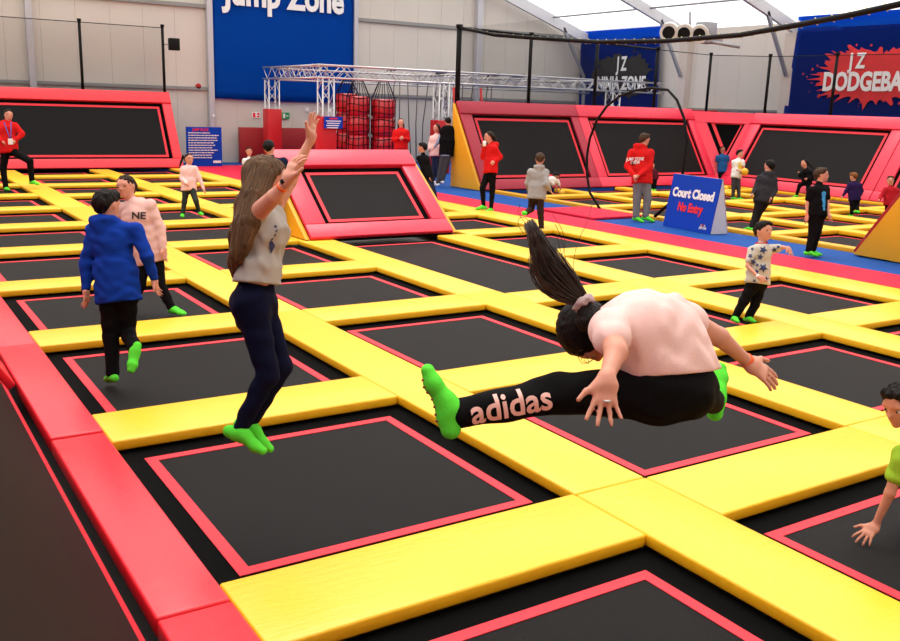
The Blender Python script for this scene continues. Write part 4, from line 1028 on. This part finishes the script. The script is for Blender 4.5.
band(at(607, 401, D0-.39), view((0, 1, 0)), .0105, .006, ALU, root, 'ring')

# --- boy in the blue hoodie and girl in the pink hoodie
dg_ = gd(112, 390)
person('boy in blue hoodie and black trousers, seen from behind, one foot lifted', dg_, 1.47,
    dict(head=(107, 205), neck=(109, 222), shA=(94, 231, 0), shB=(135, 230, 0), elA=(86, 264, .02), wrA=(86, 290, 0), elB=(147, 256, -.02), wrB=(154, 279, .05), pel=(118, 294), knA=(111, 334, .04), anA=(113, 374, 0), knB=(127, 331, .10), anB=(135, 349, -.16)),
    face=(.42, 0, -.9), hair=('short', 'dark'), top=(cloth('royal_blue', (.006, .040, .32)), 1, .017, True), bottom=(BT, 1, .016), toes=dict(A=(-.55, .0, -.75), B=(-.15, -.9, .3)), hems=dict(top=-.045))
dg2 = gd(172, 316)
rt, j, arms, legs, H, fr = person('girl in pale pink hoodie stepping sideways behind the boy in blue', dg2, 1.52,
    dict(head=(126, 187), neck=(133, 203), shA=(121, 209, .05), shB=(150, 206, 0), elA=(117, 228, .12), wrA=(124, 245, .2), elB=(160, 229, 0), wrB=(163, 249, -.04), pel=(149, 257, .04), knA=(140, 285, .0), anA=(127, 313, .03), knB=(160, 286, 0), anB=(172, 308, 0)),
    face=(-.22, -.16, .95), hair=('long', 'brown'), top=(cloth('pink_hoodie', (.72, .45, .40), .06), 1, .024, True), bottom=(BT, 1, .010), toes=dict(A=(-.4, -.2, .7), B=(.75, -.1, .5)), hems=dict(top=-.05))
decal_text('NE', 'chest_lettering', rt, child(rt, 'hooded_top'), at(139, 216, dg2-.1), R_, U_, .10, mat('print_black', (.01, .01, .01), .6), sx=1.1)

RH = cloth('staff_red', (.62, .012, .012), .06)
d = gd(8, 191); 
rt, *_r = person('person in red staff hoodie with lanyard, hand on hip, one foot up on a pad', d, 1.78,
    dict(head=(8.5, 115), neck=(7, 122), shA=(0, 126, .05), shB=(15, 126, 0), elA=(-4, 135, 0), wrA=(3, 142, -.15), elB=(22, 134, .02), wrB=(15, 141, -.12), pel=(9, 151), knA=(3, 169, 0), anA=(6, 188, 0), knB=(30, 161, -.2), anB=(32, 181, -.1)),
    face=(.65, -.05, .75), hair=('short', 'brown'), top=(RH, 1, .03, True), bottom=(BT, 1, .02), toes=dict(A=(.6, 0, .7), B=(.95, -.1, .3)), headk=.135)
tube('lanyard', [at(4, 122, d-.16), at(9, 136, d-.24), at(10.5, 139, d-.26)], .012, mat('lanyard_blue', (.03, .03, .25), .6), rt)
tube('lanyard', [at(11, 122, d-.16), at(11, 136, d-.24), at(10.5, 139, d-.26)], .012, _mats['lanyard_blue'], rt)
c = at(10.5, 141.5, d-.28); bm = bmesh.new(); box_bm(bm, c.x-.02, c.x+.01, c.y-.05, c.y+.05, c.z-.065, c.z+.065); finish('badge', bm, WHT, rt)
d = gd(191, 217, -.0)
person('small girl in pale pink top and patterned leggings walking, far left court', d, 1.2,
    dict(head=(189, 159), neck=(188.5, 166), shA=(183, 169), shB=(195, 168.5), elA=(181.5, 178), wrA=(187, 184, -.2), elB=(199.5, 178), wrB=(204, 190, -.03), pel=(189, 189), knA=(184.5, 202), anA=(182.5, 214.5), knB=(196, 201, -.1), anB=(199.5, 212.5, 0)),
    face=(.6, -.08, .75), hair=('pony', 'brown', [(183, 156), (181, 162), (179.5, 167)]), top=(pk, 1, .012), bottom=(mat('leggings_pattern', (.012, .03, .02), .8, var=.9, vscale=14), 1, .008), toes=dict(A=(.3, -.1, .9), B=(.6, -.1, .8)), headk=.165)
d = gd(247, 188, 0)
person('small child in white shirt standing before the low red padded wall', d, .98,
    dict(head=(249, 151.5), neck=(249, 157.5), shA=(244, 160), shB=(253.5, 160), elA=(242.5, 166), wrA=(242, 171.5), elB=(255, 166), wrB=(255.5, 171), pel=(248.5, 173), knA=(246.5, 180), anA=(246.5, 187), knB=(250.5, 180), anB=(250.5, 187)),
    face=(.3, -.1, .95), hair=('short', 'brown'), top=(cloth('white', (.78, .76, .73), .04), .5, .012), bottom=(cloth('dark_blue', (.02, .025, .06)), 1, .01), headk=.2)
d = gd(270, 241)
person('dark-haired boy in navy top standing left of the angled ramp, seen from behind', d, 1.36,
    dict(head=(269, 147.5), neck=(272, 158), shA=(262, 163, 0), shB=(284, 161, 0), elA=(260, 178), wrA=(262, 192), elB=(286, 178), wrB=(285, 192), pel=(273, 192), knA=(268, 214), anA=(267, 237), knB=(277, 214), anB=(276, 237)),
    face=(.1, 0, -1), hair=('short', 'dark'), top=(cloth('navy_top', (.012, .018, .05)), 1, .02), bottom=(BT, 1, .012), headk=.165)
d = gd(401, 181, 0)
person('long-haired woman in red staff hoodie standing beside the hanging bags', d, 1.62,
    dict(head=(401, 122.5), neck=(401, 129), shA=(395, 132), shB=(407, 132), elA=(393.5, 140), wrA=(400, 138.5, -.28), elB=(408.5, 140), wrB=(403, 138.5, -.28), pel=(401, 148), knA=(398.5, 163), anA=(398.5, 179), knB=(404, 163), anB=(404, 179)),
    face=(.05, -.05, 1), hair=('long', 'dark'), top=(RH, 1, .025, True), bottom=(BT, 1, .01), extra=dict(hair=[lambda j, H, h, Hh, sd, f, up: cap(H(-.33, -.05, -.1), H(-.38, .1, -1.0), .10*Hh*1.4, .08*Hh, .03), lambda j, H, h, Hh, sd, f, up: cap(H(.33, -.05, -.1), H(.38, .1, -1.0), .10*Hh*1.4, .08*Hh, .03)]), headk=.14)
d = gd(436, 206, 0)
person('boy in black top with white print leaning beside the right end of the angled ramp', d, 1.24,
    dict(head=(422.5, 147.5), neck=(423, 154), shA=(419, 158, -.08), shB=(427, 158, .08), elA=(423, 169, -.1), wrA=(429, 178, -.1), elB=(430, 168, .1), wrB=(432, 177, .1), pel=(428, 180), knA=(432, 192, -.05), anA=(435, 204, -.06), knB=(434, 192, .08), anB=(437, 203, .08)),
    face=(-.9, 0, -.3), hair=('short', 'dark'), top=(BT, 1, .015), bottom=(cloth('dark_blue', (.02, .025, .06)), 1, .012), toes=dict(A=(-.9, 0, .2), B=(-.9, 0, .2)), headk=.17)
d = gd(441, 187, 0)
man = person('man in dark vest over light blue shirt, seen from behind at the yellow wall end', d, 1.55,
    dict(head=(448, 121.5), neck=(449, 128), shA=(441.5, 132, 0), shB=(455, 132, 0), elA=(438.5, 142, .05), wrA=(434, 148, .2), elB=(457, 143), wrB=(455, 152, .1), pel=(446, 155), knA=(440.5, 170), anA=(437.5, 183.5), knB=(445, 169), anB=(442.5, 181)),
    face=(-.3, 0, -.95), hair=('short', 'dark'), top=(cloth('pale_denim', (.28, .38, .50)), 1, .012), bottom=(cloth('charcoal', (.05, .05, .055)), 1, .02), feet='white', toes=dict(A=(-.7, 0, -.5), B=(-.5, 0, -.7)), headk=.14)
rt, j, arms, legs, H, fr = man
field_mesh('vest', [cap(j['neck']-fr['spine']*.05, (j['neck']+j['pel'])/2, .125, .13, .04, fr['side'], 1.7), cap((j['neck']+j['pel'])/2, j['pel']+fr['spine']*.02, .13, .125, .04, fr['side'], 1.6), cap(j['shA']+fr['side']*.02, j['shB']-fr['side']*.02, .09, .09, .04)], .02, BT, rt)
d = gd(434, 184, 0)
person('child in pink top half hidden behind the man in the vest', d, 1.3,
    dict(head=(436.5, 128), neck=(436, 134.5), shA=(431.5, 138), shB=(440, 137), elA=(430, 144), wrA=(429, 150, -.1), elB=(441, 146), wrB=(440, 152), pel=(435.5, 155), knA=(434, 168), anA=(434, 181), knB=(438, 168), anB=(438, 181)),
    face=(-.6, 0, .5), hair=('long', 'brown'), top=(pk, 1, .02), bottom=(cloth('dark_blue', (.02, .025, .06)), 1, .012), feet='white', headk=.17)
d = gd(486, 210, 0)
rt, *_r = person('woman in red staff hoodie standing on the red walkway, hand at her chin', d, 1.66,
    dict(head=(489, 137), neck=(491.5, 144.5), shA=(488, 148, .12), shB=(494, 148.5, -.12), elA=(483, 157, .12), wrA=(484, 147, -.02), elB=(500, 157, -.08), wrB=(494, 162, -.2), pel=(490.5, 171), knA=(482.5, 188, -.02), anA=(483.5, 206, 0), knB=(492.5, 189, 0), anB=(491, 209, -.02)),
    face=(-.97, -.05, .2), hair=('pony', 'brown', [(493, 135), (496, 140), (498, 146), (498, 151)]), top=(RH, 1, .025, True), bottom=(BT, 1, .008), toes=dict(A=(-.9, -.05, .3), B=(-.75, -.1, .6)), headk=.135)
c = at(484.5, 145, d-.15); field_mesh('paper_cup', [cap(c, c+U_*.05, .035, .04, .01)], .012, WHT, rt)
d = gd(541, 233)
person('boy in grey hoodie and dark brown trousers running on the court, seen from behind', d, 1.36,
    dict(head=(540, 159), neck=(539, 167.5), shA=(530.5, 172, 0), shB=(546, 172.5, 0), elA=(527.5, 183, .05), wrA=(529, 191, .2), elB=(546, 184, -.1), wrB=(550, 190, -.02), pel=(536.5, 197), knA=(531, 209, .12), anA=(525.5, 213, -.28), knB=(540.5, 212, 0), anB=(541.5, 229, 0)),
    face=(.05, 0, -1), hair=('short', 'mid'), top=(cloth('grey_hoodie', (.36, .34, .33)), 1, .022, True), bottom=(cloth('dark_brown', (.035, .018, .014)), 1, .018), toes=dict(A=(-.2, .1, -.8), B=(.1, .05, -.9)), headk=.16)
d = gd(556, 197)
person('boy in white shirt bending down on the far court', d, 1.2,
    dict(head=(556, 176, .1), neck=(554, 179.5, .05), shA=(550, 181, -.1), shB=(557.5, 181, .12), elA=(556, 187, -.1), wrA=(558.5, 193, -.05), elB=(560, 188, .1), wrB=(562.5, 192, .1), pel=(547, 183, -.05), knA=(548.5, 189, -.1), anA=(549, 196, -.1), knB=(551, 189, .1), anB=(552, 196, .1)),
    face=(.7, -.6, -.1), hair=('short', 'dark'), top=(cloth('white', (.7, .7, .7)), .5, .015), bottom=(BT, 1, .012), headk=.16, skin=2)
ball(at(561.5, 193.5, d+.05), .10, 'yellow ball at the bending boy\'s hand')
d = gd(642, 221.5, 0)
rt, j, arms, legs, H, fr = person('man in red staff hoodie and grey joggers with hands clasped behind his back', d, 1.76,
    dict(head=(644.5, 139.5), neck=(642, 147), shA=(632, 153, -.05), shB=(650.5, 153, .05), elA=(627.5, 166, -.04), wrA=(634, 176, -.22), elB=(649.5, 167, -.04), wrB=(638, 176, -.24), pel=(642, 181), knA=(637, 199), anA=(636, 217), knB=(647.5, 199), anB=(645.5, 216.5)),
    face=(.85, -.08, -.5), hair=('short', 'mid'), top=(RH, 1, .03, True), bottom=(cloth('grey_joggers', (.17, .165, .17)), 1, .03), toes=dict(A=(.5, -.2, .5), B=(.85, -.25, .4)), headk=.135)
tg = child(rt, 'hooded_top')
decal_text('JUMP ZONE', 'back_lettering', rt, tg, at(636, 158.5, d-.2), R_, U_, .085, WHT, sx=.75); decal_text('CREW', 'back_lettering', rt, tg, at(636, 161.8, d-.2), R_, U_, .085, WHT, sx=.75)
d = gd(653, 191)
person('child in dark top half hidden behind the staff man in red', d, 1.05,
    dict(head=(652, 165.5), neck=(652.5, 169.5), shA=(650.5, 171.5), shB=(656, 171.5), elA=(650, 175.5), wrA=(651, 179), elB=(657.5, 175.5), wrB=(657, 179), pel=(653.5, 179), knA=(652, 184.5), anA=(652, 189.5), knB=(655, 184.5), anB=(655, 189.5)),
    face=(-.3, 0, .9), hair=('short', 'brown'), top=(cloth('maroon', (.09, .01, .02)), 1, .012), bottom=(BT, 1, .012), headk=.19)
d = gd(722, 187.5)
person('boy in plain blue t-shirt and dark shorts standing against the corner', d, 1.3,
    dict(head=(722.5, 149.5), neck=(722.5, 154.5), shA=(717.5, 157), shB=(727.5, 157), elA=(716, 164), wrA=(715.5, 171), elB=(729, 164), wrB=(728.5, 171), pel=(722.5, 171.5), knA=(719.5, 179), anA=(719, 186), knB=(725.5, 179), anB=(725.5, 186)),
    face=(.15, -.1, 1), hair=('short', 'dark'), top=(cloth('mid_blue', (.015, .09, .26)), .5, .02), bottom=(BT, .5, .02), skin=2, headk=.15)
d = gd(736, 200)
rt, *_r = person('boy in white t-shirt with yellow print holding a yellow ball', d, 1.3,
    dict(head=(740, 153.5), neck=(738.5, 159), shA=(733.5, 162, -.05), shB=(742.5, 161.5, .08), elA=(734, 169, -.05), wrA=(740, 171, -.22), elB=(744, 168, .05), wrB=(743, 171.5, -.12), pel=(736, 177), knA=(733.5, 187.5), anA=(733, 197.5), knB=(738.5, 187.5), anB=(739, 198)),
    face=(.85, -.1, .45), hair=('short', 'dark'), top=(cloth('white', (.7, .7, .7)), .5, .018), bottom=(cloth('charcoal', (.05, .05, .055)), 1, .014), headk=.155)
bm = bmesh.new()
for k in range(3): bmesh.ops.create_icosphere(bm, subdivisions=1, radius=.07, matrix=Matrix.Translation(at(739.5, 164+k*2.6, d-.05)))
tg = child(rt, 'shirt'); bv = BVHTree.FromPolygons([v.co for v in tg.data.vertices], [p.vertices for p in tg.data.polygons])
for v in bm.verts:
    ht = bv.find_nearest(v.co); v.co = ht[0]+ht[1]*.003
finish('shirt_print', bm, mat('print_yellow', (.65, .45, .02), .7), rt)
ball(at(744.5, 171.8, d-.20), .10, 'yellow ball held by the boy in the white t-shirt')
ball(at(725.5, 189.2, gd(725, 192)-.1), .10, 'yellow ball lying on the far court near the corner')
d = gd(752, 231)
person('boy in dark grey hoodie leaning back on the far court, seen from behind', d, 1.5,
    dict(head=(769.5, 166), neck=(767, 174), shA=(759.5, 178.5, 0), shB=(774, 180, 0), elA=(756, 188, 0), wrA=(752.5, 194, -.1), elB=(775, 190), wrB=(771, 198, -.1), pel=(763, 200.5), knA=(756, 213, .05), anA=(751, 228), knB=(759, 213, .12), anB=(754, 228, .12)),
    face=(-.5, .1, -.85), hair=('short', 'dark'), top=(cloth('dark_grey', (.035, .033, .038)), 1, .025, True), bottom=(cloth('charcoal_dark', (.02, .018, .02)), 1, .014), headk=.155)
d = gd(810, 257, 0)
rt, j, arms, legs, H, fr = person('boy in black t-shirt with blue print and black trousers on the red walkway', d, 1.43,
    dict(head=(821.5, 175), neck=(819, 184.5), shA=(811, 190.5, -.05), shB=(826, 189.5, .05), elA=(807, 204.5, -.04), wrA=(807, 216, -.06), elB=(827.5, 204.5, 0), wrB=(829, 215, -.06), pel=(817, 214), knA=(812.5, 233, -.02), anA=(808.5, 251.5, -.04), knB=(817, 233, .03), anB=(812.5, 251, .06)),
    face=(.9, -.05, .25), hair=('short', 'mid'), top=(BT, .55, .018), bottom=(BT, 1, .018), toes=dict(A=(.85, -.15, .3), B=(.85, -.1, .2)), headk=.155)
band(arms['A'][2]+Vector((0, 0, .02)), (0, 0, 1), .024, .015, ORG, rt)
tg = child(rt, 'shirt'); bm = bmesh.new()
for k in range(6): bmesh.ops.create_icosphere(bm, subdivisions=1, radius=.045-.003*k, matrix=Matrix.Translation(at(823.5+.4*(k % 2), 194+k*3, d-.1)))
bv = BVHTree.FromPolygons([v.co for v in tg.data.vertices], [p.vertices for p in tg.data.polygons])
for v in bm.verts:
    ht = bv.find_nearest(v.co); v.co = ht[0]+ht[1]*.004
finish('shirt_print', bm, mat('print_sky', (.03, .30, .62), .7), rt)
d = gd(799, 198)
person('girl in black clothes running, long dark hair streaming behind her', d, 1.35,
    dict(head=(804.5, 163.5), neck=(806, 169), shA=(804, 172, .08), shB=(810, 172, -.1), elA=(800, 176, .1), wrA=(799, 173, .1), elB=(813, 178, -.1), wrB=(807, 179, -.2), pel=(807, 182.5), knA=(799.5, 185.5, .08), anA=(796.5, 195.5, .1), knB=(808, 190, -.1), anB=(814, 195, -.1)),
    face=(-.95, 0, .2), hair=('pony', 'dark', [(807, 162), (811, 166), (814, 170)]), top=(BT, 1, .012), bottom=(BT, 1, .012), toes=dict(A=(-.9, -.2, .1), B=(-.5, -.7, 0)), headk=.16)
d = gd(852, 216)
person('small ginger-haired boy in dark purple top, seen from behind on the far court', d, 1.15,
    dict(head=(853.5, 176.5), neck=(854, 182), shA=(849.5, 185), shB=(859.5, 185), elA=(846, 191), wrA=(842.5, 196.5), elB=(862, 190.5), wrB=(861, 195), pel=(854.5, 199.5), knA=(852, 207.5), anA=(851.5, 215), knB=(857, 206, 0), anB=(858, 211.5, -.15)),
    face=(-.5, -.1, -.8), hair=('short', 'ginger'), top=(cloth('purple', (.022, .010, .06)), 1, .015), bottom=(BT, 1, .012), headk=.165)
d = gd(889, 222)
rt, *_r = person('boy in red football shirt behind the golden wedge at the right edge', d, 1.2,
    dict(head=(890.5, 180.5), neck=(891, 186.5), shA=(885.5, 190), shB=(897, 190.5), elA=(881.5, 195.5), wrA=(879, 200, -.1), elB=(899.5, 197), wrB=(898, 203), pel=(890.5, 204), knA=(887.5, 212.5), anA=(887, 220.5), knB=(893.5, 212.5), anB=(893.5, 220.5)),
    face=(-.35, -.05, .9), hair=('short', 'mid'), top=(cloth('football_red', (.42, .012, .02)), 1, .018), bottom=(BT, 1, .012), headk=.165)
d = gd(738, 325)
STAR = cloth('star_shirt', (.55, .50, .44), .04)
rt, j, arms, legs, H, fr = person('small boy in pale t-shirt with dark stars, arm bent out, leaning on a trampoline', d, 1.13,
    dict(head=(763.5, 231, 0), neck=(761.5, 244), shA=(752.5, 251, -.05), shB=(772, 249, .05), elA=(747.5, 266, -.10), wrA=(759, 277.5, -.22), elB=(782.5, 247.5, -.02), wrB=(788, 248, -.16), pel=(757.5, 282), knA=(744, 301, 0), anA=(735, 317.5, 0), knB=(755.5, 303, .06), anB=(748.5, 317.5, .06)),
    face=(.50, -.10, .85), hair=('short', 'dark'), top=(STAR, .6, .016), bottom=(BT, 1, .016), toes=dict(A=(.1, -.1, .9), B=(.45, -.1, .8)), headk=.183,
    hands=dict(A=dict(d=(.9, -.3, .2), n=(0, -.2, -1)), B=dict(d=(.35, -.85, .3), n=(-.3, 0, -1))), hems=dict(top=-.02))
tg = child(rt, 'shirt'); bv = BVHTree.FromPolygons([v.co for v in tg.data.vertices], [p.vertices for p in tg.data.polygons])
bm = bmesh.new(); rnd = random.Random(2)
for (x, y, s_) in ((763, 250, 3.2), (753, 262, 2.6), (760, 257, 2.5), (769, 258, 2.0), (763, 268, 3.6), (770, 263, 1.5), (750, 256, 2.0), (756, 272, 2.4), (771, 273, 1.8), (748, 276, 3.0), (754, 281, 1.6), (766, 279, 2.2), (774, 250, 2.2), (778, 247, 1.6), (757, 265, 1.5), (752, 249, 1.5)):
    ctr = at(x, y, d-.5); k_ = s_*1.35*d/924; a0 = rnd.uniform(0, 1.2); vs = []
    for q in range(10):
        r_ = k_*(1 if q % 2 == 0 else .45); a = a0+q*math.pi/5; vs.append(ctr + R_*math.cos(a)*r_ + U_*math.sin(a)*r_)
    vv = []
    for p in [ctr]+vs:
        ht = bv.ray_cast(p, (p-CAMP).normalized())
        if ht[0] is None: vv = None; break
        vv.append(bm.verts.new(ht[0]-fwd*.009))
    if vv:
        for q in range(10): bm.faces.new((vv[0], vv[1+q], vv[1+(q+1) % 10]))
finish('star_print', bm, mat('print_navy', (.02, .03, .12), .7), rt)
c = H(0, 0, 0); nk = j['neck']; a1, a2 = fr['side'], fr['f']; ax = nrm(j['head']-nk)
field_mesh('collar', [cap(nk+ax*.012+(a1*math.cos(q)*1.15+a2*math.sin(q))*.050, nk+ax*.012+(a1*math.cos(q+.5)*1.15+a2*math.sin(q+.5))*.050, .009, .009, .005) for q in np.arange(0, 6.3, .5)], .005, RH, rt)
band(arms['A'][2]-nrm(arms['A'][2]-arms['A'][1])*.02, arms['A'][2]-arms['A'][1], .0225, .018, WB, rt)
# --- crouching boy at the right edge
d = gd(862, 541)
rt, j, arms, legs, H, fr = person('boy in lime green shirt crouching at the right edge, hand on the trampoline', d, 1.36,
    dict(head=(902, 404, -.05), neck=(918, 432, .0), shA=(903, 457, -.12), shB=(936, 446, .15), elA=(890, 493, -.10), wrA=(875, 526, -.04), elB=(952, 480, .2), wrB=(930, 500, .0), chest=(925, 462, .02), belly=(945, 485, .05), pel=(962, 505, .1), knA=(912, 507, .12), anA=(948, 552, .22), knB=(930, 505, .35), anB=(965, 550, .42)),
    face=(-.80, -.42, .35), hair=('short', 'dark'), top=(cloth('lime', (.30, .50, .035), .06), .52, .016), bottom=(cloth('dark_blue', (.02, .025, .06)), 1, .014), headk=.165, skin=1, cell=.006,
    hands=dict(A=dict(d=(-.72, -.55, .25), n=(.15, .9, .3), spread=.6, curl=.30, thumb=-1)), toes=dict(A=(-.5, -.5, .3), B=(-.5, -.5, .3)))
